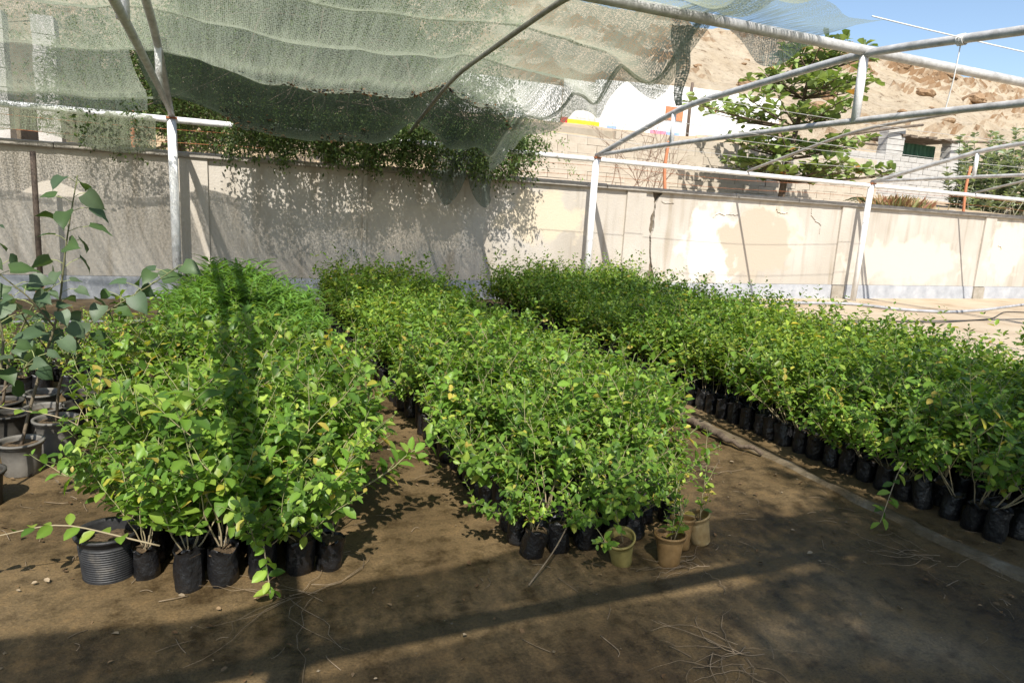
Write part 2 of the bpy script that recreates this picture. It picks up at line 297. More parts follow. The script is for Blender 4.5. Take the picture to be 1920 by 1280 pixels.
def empty(name, loc=(0, 0, 0), rot=(0, 0, 0)):
    o = bpy.data.objects.new(name, None); COL.objects.link(o); o.location = loc; o.rotation_euler = rot; o.empty_display_size = 0.1
    return o
def unit(v): v = np.asarray(v, float); return v / (np.linalg.norm(v, axis=-1, keepdims=True) + 1e-12)
def vnoise(x, y, seed=0):
    xi = np.floor(x).astype(int); yi = np.floor(y).astype(int); xf = x - xi; yf = y - yi
    def h(a, b):
        q = (a * 374761393 + b * 668265263 + seed * 1442695041) & 0xffffffff
        q = ((q ^ (q >> 13)) * 1274126177) & 0xffffffff
        return ((q ^ (q >> 16)) & 0xffff) / 65535.0
    u = xf * xf * (3 - 2 * xf); v = yf * yf * (3 - 2 * yf)
    return (h(xi, yi) * (1 - u) + h(xi + 1, yi) * u) * (1 - v) + (h(xi, yi + 1) * (1 - u) + h(xi + 1, yi + 1) * u) * v
def fbm(x, y, o=5, seed=0):
    r = 0; a = 0.5; t = 0
    for k in range(o): r = r + a * vnoise(x, y, seed + k * 17); t += a; a *= 0.5; x = x * 2.03 + 5.1; y = y * 2.03 + 1.7
    return r / t

# leaf templates: length along x, width along y, normal z
def leaf_t(width=0.3, fold=0.12, curl=0.18, shape='oval', n=5):
    if shape == 'heart': t = np.array([0, 0.08, 0.25, 0.45, 0.62, 0.78, 0.9, 1.0]); w = np.array([0, 0.80, 1.0, 0.92, 0.68, 0.34, 0.10, 0]); back = np.array([0, -0.10, -0.06, 0, 0, 0, 0, 0])
    else:
        t = np.array([0, 0.2, 0.5, 0.8, 1.0]); w = np.array({'oval': [0, 0.62, 1.0, 0.68, 0], 'spoon': [0, 0.35, 0.8, 1.0, 0], 'lance': [0, 0.8, 1.0, 0.6, 0]}[shape]); back = t * 0
    m = len(t); v = [(ti, 0, -curl * ti * ti) for ti in t]; wave = 0.025 if shape == 'heart' else 0.0
    for i in range(1, m - 1):
        for sg in (1, -1): v.append((t[i] + back[i], sg * width * w[i], fold * w[i] - curl * t[i] ** 2 + wave * math.sin(i * 2.1 + sg)))
    L = lambda i: m + 2 * (i - 1); R = lambda i: m + 2 * (i - 1) + 1; q = []; 
    for i in range(1, m - 2): q += [[i, i + 1, L(i + 1), L(i)], [i, R(i), R(i + 1), i + 1]]
    tr = [[0, 1, L(1)], [0, R(1), 1], [m - 2, m - 1, L(m - 2)], [m - 2, R(m - 2), m - 1]]
    rib = np.ones(len(v)) * 0.96; rib[:m] = 1.22
    return np.array(v, float), [np.array(q), np.array(tr)], rib
def leaf_lo(width=0.3, fold=0.1, curl=0.12):
    v = np.array([(0, 0, 0), (0.33, width * 0.9, fold), (0.72, width * 0.8, fold - curl * 0.5), (1, 0, -curl), (0.72, -width * 0.8, fold - curl * 0.5), (0.33, -width * 0.9, fold)])
    return v, [np.array([[0, 3, 2, 1], [0, 5, 4, 3]])]
LT = {'oval': leaf_t(), 'lo': leaf_lo(), 'heart': leaf_t(0.42, 0.11, 0.36, 'heart'), 'spoon': leaf_t(0.33, 0.1, 0.15, 'spoon'), 'lance': leaf_t(0.075, 0.03, 0.3, 'lance'),
      'speck': (np.array([(0, 0, 0), (0.5, 0.22, 0.03), (1, 0, -0.05), (0.5, -0.22, 0.03)]), [np.array([[0, 1, 2, 3]])])}
def leaves(mb, kind, pos, d, up, size, col, mi=0, width=None):
    """batch of leaves: pos, direction, up hint, size (n,), colour (n,3)"""
    tv, tf = LT[kind][:2]; rib = LT[kind][2] if len(LT[kind]) > 2 else np.ones(len(tv)); pos = np.asarray(pos, float); n = len(pos)
    if n == 0: return
    x = unit(d); y = unit(np.cross(up, x)); z = np.cross(x, y)
    s = np.asarray(size)[:, None, None]
    v = pos[:, None, :] + s * (tv[None, :, 0:1] * x[:, None, :] + tv[None, :, 1:2] * y[:, None, :] + tv[None, :, 2:3] * z[:, None, :])
    k = len(tv); o = (np.arange(n) * k)[:, None, None]
    mb.add(v.reshape(-1, 3), [(f[None] + o).reshape(-1, f.shape[1]) for f in tf], np.repeat(np.asarray(col), k, axis=0) * np.tile(rib, n)[:, None], mi)

# ------------------------------------------------------------------ ground, terraces, hill
mb = MB()
gx = np.concatenate([np.linspace(-30, -2.1, 30), np.linspace(-2, 5.5, 300), np.linspace(5.7, 34, 50)]); gy = np.concatenate([np.linspace(-24, 0.9, 30), np.linspace(1, 5.5, 190), np.linspace(5.6, 11.75, 40)]); GX, GY = np.meshgrid(gx, gy)
mb.grid(np.stack([GX, GY, 0.012 * (fbm(GX * 1.3, GY * 1.3, 4, 3) - 0.5) + 0.010 * (fbm(GX * 6, GY * 6, 4, 33) - 0.5)], -1))
tag(mb.build('ground', 'soil'), 'damp brown bare soil floor of the plant nursery', 'ground', kind='structure')
# pale dry yard beyond the net
mb = MB(); ny = 140; yy = np.linspace(-24, 11.6, ny); rows = []
for y in yy:
    x0 = 6.45 + 0.25 * (fbm(np.array([y * 0.9]), np.array([2.0]), 4, 9)[0] - 0.5) + 0.05 * math.sin(y * 1.3)
    xs = np.concatenate([[x0], np.linspace(7.2, 34, 40)]); z = 0.018 + 0.02 * (fbm(xs * 0.7, np.full_like(xs, y * 0.7), 4, 5) - 0.4); z[0] = -0.01
    rows.append(np.stack([xs, np.full_like(xs, y), z], -1))
mb.grid(np.array(rows)); tag(mb.build('dry_ground', 'yard'), 'pale sunlit dry ground beside the wide bed', 'ground', kind='structure')
# kerb strip along the wide bed
mb = MB(); rows = []
for y in np.linspace(1.2, 9.9, 110):
    w0 = 3.50 + 0.14 * (fbm(np.array([y * 2.2]), np.array([0.3]), 4, 1)[0] - 0.5) ; w1 = w0 + 0.09 + 0.16 * (fbm(np.array([y * 3]), np.array([4.3]), 4, 2)[0] - 0.5)
    h = 0.010 + 0.05 * (fbm(np.array([y * 1.4]), np.array([7.3]), 4, 2)[0] - 0.5)
    rows.append([(w0 - 0.03, y, -0.01), (w0, y, h), ((w0 + w1) / 2, y, h + 0.006), (w1, y, h), (w1 + 0.03, y, -0.01)])
mb.grid(np.array(rows)); tag(mb.build('kerb', 'kerb', smooth=False), 'low broken concrete kerb along the wide bed', 'kerb', kind='structure')

def terr(x, y):
    """height of the land behind the wall"""
    lo = 2.0 + 0.03 * (y - 11.7); up = np.where(y < 17.0, lo, 3.7 + (y - 17) * 0.17)
    right = 2.1 + 0.11 * (y - 11.7) + np.maximum(0, y - 19) * 0.25
    k = np.clip((x - 19.0) / 1.5, 0, 1)
    return up * (1 - k) + right * k
mb = MB(); xs = np.linspace(-30, 46, 180); ys = np.concatenate([np.linspace(11.62, 16.99, 26), np.linspace(17.02, 27, 36)]); TX, TY = np.meshgrid(xs, ys)
mb.grid(np.stack([TX, TY, terr(TX, TY) + 0.12 * (fbm(TX * 0.8, TY * 0.8, 5, 21) - 0.5)], -1)); tag(mb.build('terrace', 'terrace'), 'raised sandy terrace behind the boundary wall', 'ground', kind='structure')
mb = MB(); a = np.linspace(-60, 190, 420); b = np.linspace(0, 1, 230); HX, HB = np.meshgrid(a, b)
HY = 26.5 + HB * 60 + 3 * (fbm(HX * 0.05, HB * 3, 3, 4) - 0.5)
crest = 24.6 + 1.6 * (fbm(HX * 0.05, HX * 0 + 3.3, 4, 8) - 0.5) + 1.5 * (fbm(HX * 0.35, HX * 0 + 1.3, 3, 18) - 0.5)
prof = np.interp(HB, [0, 0.1, 0.45, 0.72, 0.8, 1.0], [0, 0.08, 0.52, 0.98, 1.0, 0.96])
HZ = 4.4 + prof * (crest - 4.4)
nz = fbm(HX * 0.12, HY * 0.2, 6, 31); HZ = HZ + 1.5 * (nz - 0.5) * np.clip(HB * 4, 0, 1)
per = 2.3; ph = HZ / per + 1.3 * fbm(HX * 0.06, HY * 0.06, 4, 41); fr = ph - np.floor(ph)
led = np.where(fr > 0.80, (fr - 0.80) / 0.20, 0.0) * np.clip((fbm(HX * 0.13, HY * 0.17, 4, 51) - 0.45) * 9, 0, 1)
HZ = HZ + led * 1.15 + 0.5 * (fbm(HX * 0.9, HY * 0.9, 4, 61) - 0.5)
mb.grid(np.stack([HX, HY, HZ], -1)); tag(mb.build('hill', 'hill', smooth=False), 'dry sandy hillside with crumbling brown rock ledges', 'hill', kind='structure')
def hz(x, y):
    i = np.argmin(np.abs(a - x)); j = np.argmin(np.abs(HY[:, i] - y)); return HZ[j, i]
for q, (x, y, r, lb) in enumerate([(74.5, 57, 0.9, 'pale flat-topped boulder on the upper hillside with a dark underside'), (84, 58, 1.25, 'large dark brown boulder on the hillside below the crest'), (62, 62, 1.2, None), (66, 64, 1.4, None), (69, 65, 1.0, None), (58, 60, 1.1, None),
                            (72, 66, 1.5, None), (76, 67, 1.2, None), (80, 66.5, 1.6, None), (86, 66, 1.3, None), (90, 66, 1.2, None), (48, 47, 0.8, None), (54, 52, 0.9, None), (43, 50, 0.9, None)] + [(rng.uniform(40, 100), rng.uniform(44, 68), rng.uniform(0.2, 0.5), None) for _ in range(26)]):
    mb = MB(); k = 14; th, phh = np.meshgrid(np.linspace(0, 2 * math.pi, k + 1), np.linspace(0.02, math.pi - 0.02, 9))
    d = np.stack([np.sin(phh) * np.cos(th), np.sin(phh) * np.sin(th), np.cos(phh)], -1)
    rr = 0.6 + 0.8 * fbm(d[..., 0] * 1.7 + 9 + q * 3, d[..., 1] * 1.7 + d[..., 2] * 2.1 + 9, 3, 70 + q); rr[:, -1] = rr[:, 0]
    V = d * rr[..., None] * np.array([1.35, 1.0, 0.62]) * r
    mb.grid(V); o = mb.build('boulder', 'rock', smooth=False); o.location = (x, y, hz(x, y) + 0.15 * r); o.rotation_euler = (0, 0, q)
    tag(o, lb or 'brown angular boulder among the rock ledges of the hillside', 'boulder', 'boulders on the hillside')

# ------------------------------------------------------------------ boundary wall
WY = 11.5
wall = tag(empty('boundary_wall', (0, WY, 0)), 'long cracked cream plastered boundary wall with grey plinth and concrete coping', 'wall')
mb = MB(); mb.box(-30, 40, 0.06, 0.24, 0, 2.12); mb.build('core', 'core', wall, False)
# plaster face in sheets; the joint at x = 7.93 is the wide crack
def crack_x(z, s): return 7.93 + 0.045 * math.sin(z * 3.1 + 0.5) + 0.03 * (fbm(np.array([z * 9.0]), np.array([s * 1.0]), 4, 77)[0] - 0.5) * 2 
def plaster(x0, x1, e0=None, e1=None):
    m = MB(); zs = np.linspace(0.34, 2.1, 60); n = max(2, int((x1 - x0) / 0.25)); rows = []; 
    for z in zs:
        a0 = e0(z) if e0 else x0; a1 = e1(z) if e1 else x1
        xs = np.linspace(a0, a1, n); y = -0.004 * (fbm(xs * 0.9, np.full_like(xs, z * 0.9), 3, 5) - 0.5)
        rows.append(np.stack([xs, y, np.full_like(xs, z)], -1))
    F = np.array(rows); Bk = F.copy(); Bk[..., 1] = 0.061
    m.grid(F)
    m.grid(np.stack([Bk[:, 0], F[:, 0]], 1)); m.grid(np.stack([F[:, -1], Bk[:, -1]], 1))
    return m.build('plaster_sheet', 'plaster', wall, False)
def gap(z): return 0.022 + 0.11 * max(0.0, fbm(np.array([z * 4.2]), np.array([9.1]), 4, 3)[0] - 0.38) * 2 + (0.02 if z > 1.9 else 0)
edges = [-30, -20, -10, -3.2, 2.14]
for i in range(len(edges) - 1): plaster(edges[i], edges[i + 1])
plaster(2.14, 7.9, None, lambda z: crack_x(z, 1) - gap(z)); plaster(7.96, 13.0, lambda z: crack_x(z, 1) + gap(z)); plaster(13.0, 18.0); plaster(18.0, 26.0); plaster(26.0, 40.0)
mb = MB(); mb.box(-30, 40, -0.014, 0.05, 0, 0.335); mb.build('plinth', 'plinth', wall, False)
for i, x in enumerate((-13.5, -7.0, -0.42, 2.14, 7.36, 13.02, 18.0, 24.0, 30.0)):
    w = 0.42 if i != 3 else 0.06
    mb = MB(); mb.box(x - w / 2 + 0.1, x + w / 2 + 0.1, -0.045, 0.02, 0.338, 2.1, jit=0.004); mb.build('pilaster', 'plaster', wall, False)
    if i != 3:
        mb = MB(); mb.box(x - w / 2 + 0.11, x + w / 2 + 0.09, -0.060, -0.0145, 0.0, 0.32, jit=0.006); mb.build('pilaster_foot', 'concrete', wall, False)
x = -30.0; k = 0
while x < 40:
    L = rng.uniform(1.6, 3.4); dz = rng.uniform(-0.022, 0.022); mb = MB(); n = int(L / 0.12) + 2; xs = np.linspace(x + 0.006, x + L - 0.006, n)
    yf = -0.075 - 0.018 * fbm(xs * 5, xs * 0 + k, 4, 12); zt = 2.185 + dz + 0.014 * (fbm(xs * 6, xs * 0 + k + 4, 4, 13) - 0.5)
    prof = np.stack([np.stack([xs, yf + 0.012, np.full(n, 2.10) + dz * 0.2], -1), np.stack([xs, yf, np.full(n, 2.115)], -1), np.stack([xs, yf, zt - 0.012], -1), np.stack([xs, yf + 0.015, zt], -1),
                     np.stack([xs, np.full(n, 0.30), zt], -1), np.stack([xs, np.full(n, 0.31), np.full(n, 2.10)], -1), np.stack([xs, yf + 0.012, np.full(n, 2.10) + dz * 0.2], -1)], 1)
    mb.grid(prof); mb.add(prof[0, :6], [[[0, 1, 2, 3, 4, 5]]]); mb.add(prof[-1, :6], [[[5, 4, 3, 2, 1, 0]]])
    mb.build('coping_slab', 'coping', wall, False); x += L; k += 1
# hairline and flaked cracks: thin slots of dark shadow are real chips of plaster standing proud
for (pts) in ([(9.35, 1.70), (9.5, 1.78), (9.62, 1.74), (9.8, 1.77), (10.05, 1.76)], [(11.0, 1.98), (11.05, 1.87), (11.25, 1.86), (11.4, 1.90)], [(12.0, 1.99), (12.02, 1.85), (12.2, 1.72), (12.35, 1.66), (12.33, 1.4)], [(8.05, 1.94), (8.15, 1.90), (8.4, 1.92)], [(18.6, 1.4), (18.7, 1.36), (18.75, 1.28)]):
    P = np.array(pts); m = MB(); Q = np.concatenate([P[i] + (P[i + 1] - P[i]) * np.linspace(0, 1, 7)[:-1, None] for i in range(len(P) - 1)]); Q = Q + rng.normal(0, 0.008, Q.shape)
    n = len(Q); w = 0.03 * np.sin(np.linspace(0.15, math.pi - 0.15, n))
    lip = np.stack([np.stack([Q[:, 0], np.full(n, -0.005), Q[:, 1] + w], -1), np.stack([Q[:, 0], np.full(n, -0.018), Q[:, 1] + 0.3 * w], -1), np.stack([Q[:, 0], np.full(n, 0.004), Q[:, 1]], -1)], 1)
    m.grid(lip); m.build('plaster_flake', 'plaster', wall, False)

# ------------------------------------------------------------------ steel frame
frame = tag(empty('shade_house_frame', (0, 11.1, 0)), 'white painted steel pipe frame of posts, trusses and purlins carrying the shade net', 'frame')
def pipe(name, pts, r, m='galv', k=10):
    mb = MB(); mb.tube(np.asarray(pts, float) - np.array([0, 11.1, 0]), r, k); return mb.build(name, m, frame)
def smooth_path(ctrl, n=24):
    c = np.array(ctrl, float); t = np.concatenate([[0], np.cumsum(np.linalg.norm(np.diff(c, axis=0), axis=1))]); tt = np.linspace(0, t[-1], n)
    p = np.stack([np.interp(tt, t, c[:, i]) for i in range(3)], -1)
    for _ in range(2): p[1:-1] = (p[:-2] + 2 * p[1:-1] + p[2:]) / 4
    return p
ARCH = [(11.1, 2.64), (10.2, 2.86), (8.75, 3.20), (8.4, 3.25), (5.6, 3.43), (2.8, 3.25), (2.45, 3.20), (1.0, 2.86), (0.1, 2.64)]
def archz(y): return np.interp(y, [p[0] for p in ARCH][::-1], [p[1] for p in ARCH][::-1])
for i, X in enumerate((-7.4, -0.55, 6.3, 13.25, 20.2)):
    for Y in (11.1, 0.1):
        if Y < 1 and X > 13: continue
        b = 0.0
        po = pipe('post', [(X - 0.02 * (i - 1), Y, b - 0.05), (X, Y, 2.60)], 0.062, 'paint', 14)
        mb = MB(); mb.box(X - 0.07, X + 0.07, Y - 11.1 - 0.07, Y - 11.1 + 0.07, 2.598, 2.625); mb.build('cap_plate', 'rust', po, False)
    pipe('top_chord', smooth_path([(X, y, z) for y, z in ARCH], 40), 0.042)
    pipe('bottom_chord', smooth_path([(X, 11.1, 2.66), (X, 9, 2.71), (X, 5.6, 2.745), (X, 2, 2.71), (X, 0.1, 2.66)], 20), 0.034)
    for y in (8.87, 5.6, 2.33): pipe('strut', [(X, y, 2.72), (X, y, archz(y))], 0.036 if y != 5.6 else 0.045, 'paint')
for X in (-3.95, 2.78, 9.75, 16.7):
    pipe('rafter', smooth_path([(X, y, z - 0.02) for y, z in ARCH], 40), 0.027, 'dull')
pipe('eave_pipe', [(-16, 11.1, 2.60), (-0.6, 11.1, 2.59), (6.3, 11.1, 2.58), (13.2, 11.1, 2.57), (24, 11.1, 2.56)], 0.044, 'paint', 12)
pipe('eave_pipe', [(-10, 0.1, 2.60), (12, 0.1, 2.60)], 0.044, 'paint', 12)
pipe('ridge_pipe', [(-10, 5.6, 3.44), (6.3, 5.6, 3.45), (24, 5.6, 3.43)], 0.052, 'galv', 12)
# cords tied to the frame
def cordline(name, pts, r, m, label, group, cat='wire', sag=0.0, n=24):
    P = smooth_path(pts, n); t = np.linspace(0, 1, n); P[:, 2] -= sag * 4 * t * (1 - t); mb = MB(); mb.tube(P, r, 5); return tag(mb.build(name, m), label, cat, group)
cordline('hanging_cord', [(6.3, 4.55, 3.36), (6.28, 4.55, 3.0), (6.3, 4.6, 2.72)], 0.006, 'cord', 'white cord hanging from the roof pipe down to the truss chord', None, 'cord')
for (y, z0) in ((4.5, 3.40),): cordline('tie_cord', [(5.2, 4.6, 3.40), (6.3, 4.55, 3.41), (9, 4.3, 3.38), (13.2, 4.4, 3.38)], 0.006, 'cord', 'slack white cord tied across the roof pipes', None, 'cord', 0.08)
mb = MB(); 
for k in range(5):
    th = np.linspace(0, 2 * math.pi, 12); mb.tube(np.stack([6.3 + 0.048 * np.cos(th), 4.55 + 0.014 * k - 0.03 + 0 * th, 3.355 + 0.048 * np.sin(th)], -1), 0.006, 4)
tag(mb.build('cord_knot', 'cord'), 'white cord wound round the roof pipe', 'cord')
for k, (y, z, lab) in enumerate([(10.2, 2.85, 'lowest'), (9.5, 3.02, 'second'), (8.0, 3.27, 'third'), (7.0, 2.73, 'fourth')]):
    cordline('frame_wire', [(5.0, y, z), (6.3, y, z), (9.75, y - 0.05, z - 0.02), (13.25, y, z)], 0.004, 'wire', 'thin wire strung between the trusses in front of the broad-leaved tree', 'wires strung between the trusses', 'wire', 0.05)

# ------------------------------------------------------------------ shade nets
def net_sheet(name, fn, nu, nv, m, parent=None):
    u = np.linspace(0, 1, nu); v = np.linspace(0, 1, nv); U, Vv = np.meshgrid(u, v); P, wv = fn(U, Vv)
    mb = MB(); mb.grid(P, uv=wv); return mb.build(name, m, parent)
def main_net(U, V):
    # the right hem runs in from the ridge and is scalloped
    y = 5.25 + V * 5.35
    xr = 4.25 - 0.32 * np.clip((y - 5.4) / 3.6, 0, 1.3) + 0.10 * np.sin(y * 2.6) * np.clip((y - 5.6), 0, 1); xl = -9.0
    x = xl + (xr - xl) * U
    z = archz(y) + 0.055
    s = np.abs(np.sin(math.pi * (y - 5.45) / 1.25)); fade = np.clip((y - 5.6) * 1.5, 0, 1)
    bays = np.minimum.reduce([np.abs(x - c) for c in (-7.4, -3.95, -0.55, 2.78)]); kb = np.clip(bays / 0.45, 0, 1) ** 0.8; fade = fade * kb
    z = z - 0.16 * s * fade * (0.7 + 0.6 * fbm(x * 0.5, y * 0.6, 3, 91))
    z = z - 0.10 * np.clip(bays / 1.6, 0, 1) ** 0.7 * fade
    belly = np.exp(-((y - 10.15) / 0.42) ** 2) * np.clip((x + 0.35) / 0.7, 0, 1) * np.clip((4.1 - x) / 0.6, 0, 1)
    z = z - kb * belly * (0.16 + 0.30 * fbm(x * 1.1, y * 0.5, 3, 95))
    trough = np.exp(-((y - 9.12) / 0.16) ** 2) * np.clip((x + 0.2) / 0.8, 0, 1); z = z - 0.13 * trough * kb
    ed = np.clip((x - (xr - 0.35)) / 0.35, 0, 1); z = z - 0.22 * ed ** 2 * np.clip((y - 5.6) * 2, 0, 1) * (0.6 + 0.5 * np.sin(y * 3.1 + 1) ** 2)
    z = z + 0.05 * kb * (fbm(x * 3.5, y * 0.9, 3, 97) - 0.5) + 0.010 * np.sin(x * 7 + 2.2 * np.sin(y * 0.8)) * fade
    # the far hem of the left bay hangs lower
    z = np.where((y > 10.2) & (x < -0.6), z - (y - 10.2) * 0.3, z)
    return np.stack([x, y, z], -1), np.stack([x, y, 0 * x], -1)
VT = (9.14 - 5.25) / 5.35
net = net_sheet('shade_net', lambda U, V: main_net(U, V * VT), 260, 120, 'net'); tag(net, 'big sagging grey-green shade net stretched over the roof pipes', 'shade net')
net_sheet('eave_strip', lambda U, V: main_net(U * 0.635, VT + V * (1 - VT)), 140, 50, 'net', net)
tag(net_sheet('shaded_net', lambda U, V: main_net(0.64 + U * 0.36, VT + 0.002 + V * (0.985 - VT)), 130, 60, 'netshaded'), 'debris-laden net between the roof net and the wall, shade painted into its colour', 'shade net')
# seams and hems of the net: doubled cloth strips
def hemstrip(ya, w, dz, x0=-9.0, xr=4.0):
    def fn(U, V):
        P, wv = main_net((U * (xr - x0) + (x0 + 9.0)) / 13.2, (ya - 5.25 + (V - 0.5) * w) / 5.35); P[..., 2] -= dz; return P, wv
    return net_sheet('seam', fn, 200, 3, 'net', net)
for ya in (6.7, 7.95, 9.15, 10.4): hemstrip(ya, 0.06, 0.006)
def redge(U, V):
    P, wv = main_net(np.full_like(U, 1.0), 0.07 + V * 0.91); y = P[..., 1]
    th = U * 2 * math.pi; r = 0.010 + 0.012 * fbm(y * 2.2, y * 0 + 3, 3, 5)
    P[..., 0] += r * 2.2 * np.cos(th) - 0.01; P[..., 2] += r * np.sin(th) - 0.015
    return P, np.stack([U * 0.25, y, 0 * y], -1)
def skirt(U, V):
    P, wv = main_net(np.full_like(U, 1.0), V * 0.95); y = P[..., 1]; L = (0.10 + 0.16 * fbm(y * 1.1, y * 0 + 7, 3, 6)) * np.clip((y - 5.5) * 2, 0, 1)
    P[..., 0] += 0.05 * U + 0.03 * U * np.sin(y * 6); P[..., 2] -= 0.03 + L * U
    return P, np.stack([U * 0.2, y, 0 * y], -1)
net_sheet('hem_skirt', skirt, 6, 160, 'net', net)
net_sheet('hem', redge, 9, 160, 'net', net)
def flap(U, V):
    x = 3.9 + 1.75 * U; drop = 0.34 * np.exp(-((U - 0.68) / 0.24) ** 2)
    y = 5.52 - 1.0 * V * (1 - 0.3 * U) + 0.03 * np.sin(U * 9); z = 3.50 - 0.04 * V
    # beneath the pipe on its far side
    z = np.where(V < 0.5, 3.49 - drop * (1 - V / 0.5), archz(y) + 0.08 + 0.05 * np.sin(U * 7)); y = np.where(V < 0.5, 5.67 + 0.02 * np.sin(U * 14), y)
    return np.stack([x, y + 0.02 * np.sin(U * 22), z], -1), np.stack([x, V * 1.2, 0 * x], -1)
tag(net_sheet('net_flap', flap, 60, 40, 'netblue'), 'thin blue-grey corner of net drooping over the ridge pipe against the sky', 'shade net')
def tail(U, V):
    w = 0.26 * (1 - V) ** 0.7 + 0.03; x = 4.02 + (U - 0.5) * w + 0.03 * V; z = 3.36 - 0.70 * V; y = 5.62 + 0.04 * np.sin(U * 8) + 0.03 * np.sin(V * 9)
    return np.stack([x, y, z], -1), np.stack([x, z, 0 * x], -1)
def slope(U, V):  # out-of-view net piece added for the shade it drops on the beds
    x = 1.5 + 2.7 * U; y = 5.35 - 1.9 * V; z = archz(y) + 0.05 - 0.08 * np.abs(np.sin(V * 9)) + 0.03 * np.sin(x * 4)
    return np.stack([x, y, z], -1), np.stack([x, y, 0 * x], -1)
tag(net_sheet('added_slope_net', slope, 60, 40, 'net'), 'short length of net added on the front roof slope to shade the beds', 'shade net')
tag(net_sheet('net_tail', tail, 14, 24, 'netdense'), 'twisted tail of net knotted and hanging from the ridge pipe', 'shade net')
def rag(U, V):
    x = 3.25 + 1.05 * U + 0.05 * np.sin(V * 6); L = 0.55 + 0.55 * np.abs(np.sin(U * 5.0 + 0.4)); z = 2.72 - V * L; y = 10.98 + 0.06 * np.sin(U * 17 + V * 3)
    return np.stack([x, y, z], -1), np.stack([x, z, 0 * x], -1)
tag(net_sheet('net_rag', rag, 50, 30, 'netdense'), 'ragged green net rag hanging in front of the wall under the dark foliage', 'shade net')
def hang(U, V):
    x = -4.2 + 3.45 * U; z = 2.62 - V * (0.50 + 0.16 * np.sin(U * 9.0) + 0.12 * np.sin(U * 4 + 1)); y = 11.04 - 0.1 * V + 0.04 * np.sin(U * 26)
    return np.stack([x, y, z], -1), np.stack([x, z, 0 * x], -1)
tag(net_sheet('net_curtain', hang, 70, 14, 'net'), 'strip of net hanging from the eave pipe above the broad-leaved saplings', 'shade net')
def front(U, V):
    x = -6 + 10.0 * U; y = 0.06 + 0.36 * V + 0.05 * np.sin(x * 1.7); z = archz(y) + 0.03 + 0.03 * np.sin(x * 6 + V * 4)
    return np.stack([x, y, z], -1), np.stack([x, y, 0 * x], -1)
def bay(U, V):  # unseen sheet added behind the viewpoint to shade the foreground
    x = -7 + 14.5 * U; y = -0.08 - 6.2 * V; z = 2.70 + 0.75 * np.sin(math.pi * np.clip(V, 0, 1)) - 0.15 * np.abs(np.sin(V * 15)) + 0.04 * np.sin(x * 3)
    return np.stack([x, y, z], -1), np.stack([x, y, 0 * x], -1)
tag(net_sheet('added_rear_net', bay, 80, 50, 'netblue'), 'net added out of view behind the viewpoint to shade the foreground', 'shade net')
tag(net_sheet('net_roll', front, 160, 8, 'netdense'), 'rolled-back net bunched along the front eave pipe', 'shade net')
# dead leaves gathered on the net
mb = MB(); n = 900; px = rng.uniform(0.1, 3.9, n); py = np.where(rng.random(n) < 0.55, 9.12 + rng.normal(0, 0.06, n), 10.15 + rng.normal(0, 0.14, n)); keep = fbm(px * 1.8, py * 1.2, 3, 44) > 0.46; px = px[keep]; py = py[keep]; n = len(px)
ur = (px + 9) / (4.25 - 0.32 * np.clip((py - 5.4) / 3.6, 0, 1.3) + 0.10 * np.sin(py * 2.6) + 9); PP, _ = main_net(np.clip(ur, 0, 1), (py - 5.25) / 5.35); PP[:, 2] += 0.008
leaves(mb, 'lo', PP, np.c_[rng.normal(size=(n, 2)), rng.normal(0, 0.3, n)], np.c_[rng.normal(0, 0.4, (n, 2)), np.ones(n)], rng.uniform(0.03, 0.075, n), np.array([0.16, 0.085, 0.04]) * rng.uniform(0.5, 1.5, (n, 1)))
tag(mb.build('dead_leaves', 'dead'), 'brown dead leaves caught in the sagging folds of the net', 'dead leaves', kind='stuff')

# ------------------------------------------------------------------ things behind the wall
def block_wall(name, x0, x1, y, z0, courses, bh, bl, m, label, setback=0.0, heights=None):
    root = tag(empty(name, ((x0 + x1) / 2, y, z0)), label, 'wall'); cx = (x0 + x1) / 2
    mb = MB(); mb.box(x0 - cx + 0.03, x1 - cx - 0.03, 0.05 + setback * courses, 0.25 + setback * courses, -0.1, courses * bh - 0.03); mb.build('mortar_bed', 'mortar', root, False)
    meshes = []
    for k in range(4):
        q = MB(); q.box(-bl / 2 + 0.006, bl / 2 - 0.006, 0, 0.19, 0.006, bh - 0.006, jit=0.007); meshes.append(q.mesh('block', m, False))
    for c in range(courses):
        off = 0 if c % 2 else bl / 2; x = x0 + off
        while x < x1 - 0.1:
            xm = x + bl / 2
            if heights is None or (c + 1) * bh + z0 <= heights(xm) + 0.05:
                o = obj('block', meshes[rng.integers(4)], root, (xm - cx, setback * c + rng.normal(0, 0.006), c * bh), (0, 0, rng.normal(0, 0.006)))
            x += bl
    return root
block_wall('terrace_wall', 6.0, 20.4, 16.75, 2.05, 8, 0.235, 0.60, 'block', 'stepped pale concrete block retaining wall behind the bare shrub', 0.035, lambda x: 3.75 + 0.25 * min(1, max(0, (x - 8) / 4)))
block_wall('shed_wall', 20.6, 28.4, 18.9, 2.6, 9, 0.205, 0.44, 'gblock', 'grey concrete block wall of the shed above the dry grass', 0.0, lambda x: 4.42)
for nm, xs_, zt, lb in (('block_pillar', (23.05, 23.95), 5.45, 'broad grey block pillar beside the green sheet'), ('block_pillar', (26.6, 27.25), 5.25, 'narrow grey block pillar at the outer end of the green sheet')):
    root = tag(empty(nm, ((xs_[0] + xs_[1]) / 2, 18.9, 4.4)), lb, 'pillar'); w = (xs_[1] - xs_[0]) / 2; z = 0.0
    while z + 4.4 < zt - 0.05:
        q = MB(); q.box(-w, w, 0, 0.4, z + 0.005, z + 0.2, jit=0.012); q.build('block', 'gblock', root, False); z += 0.205
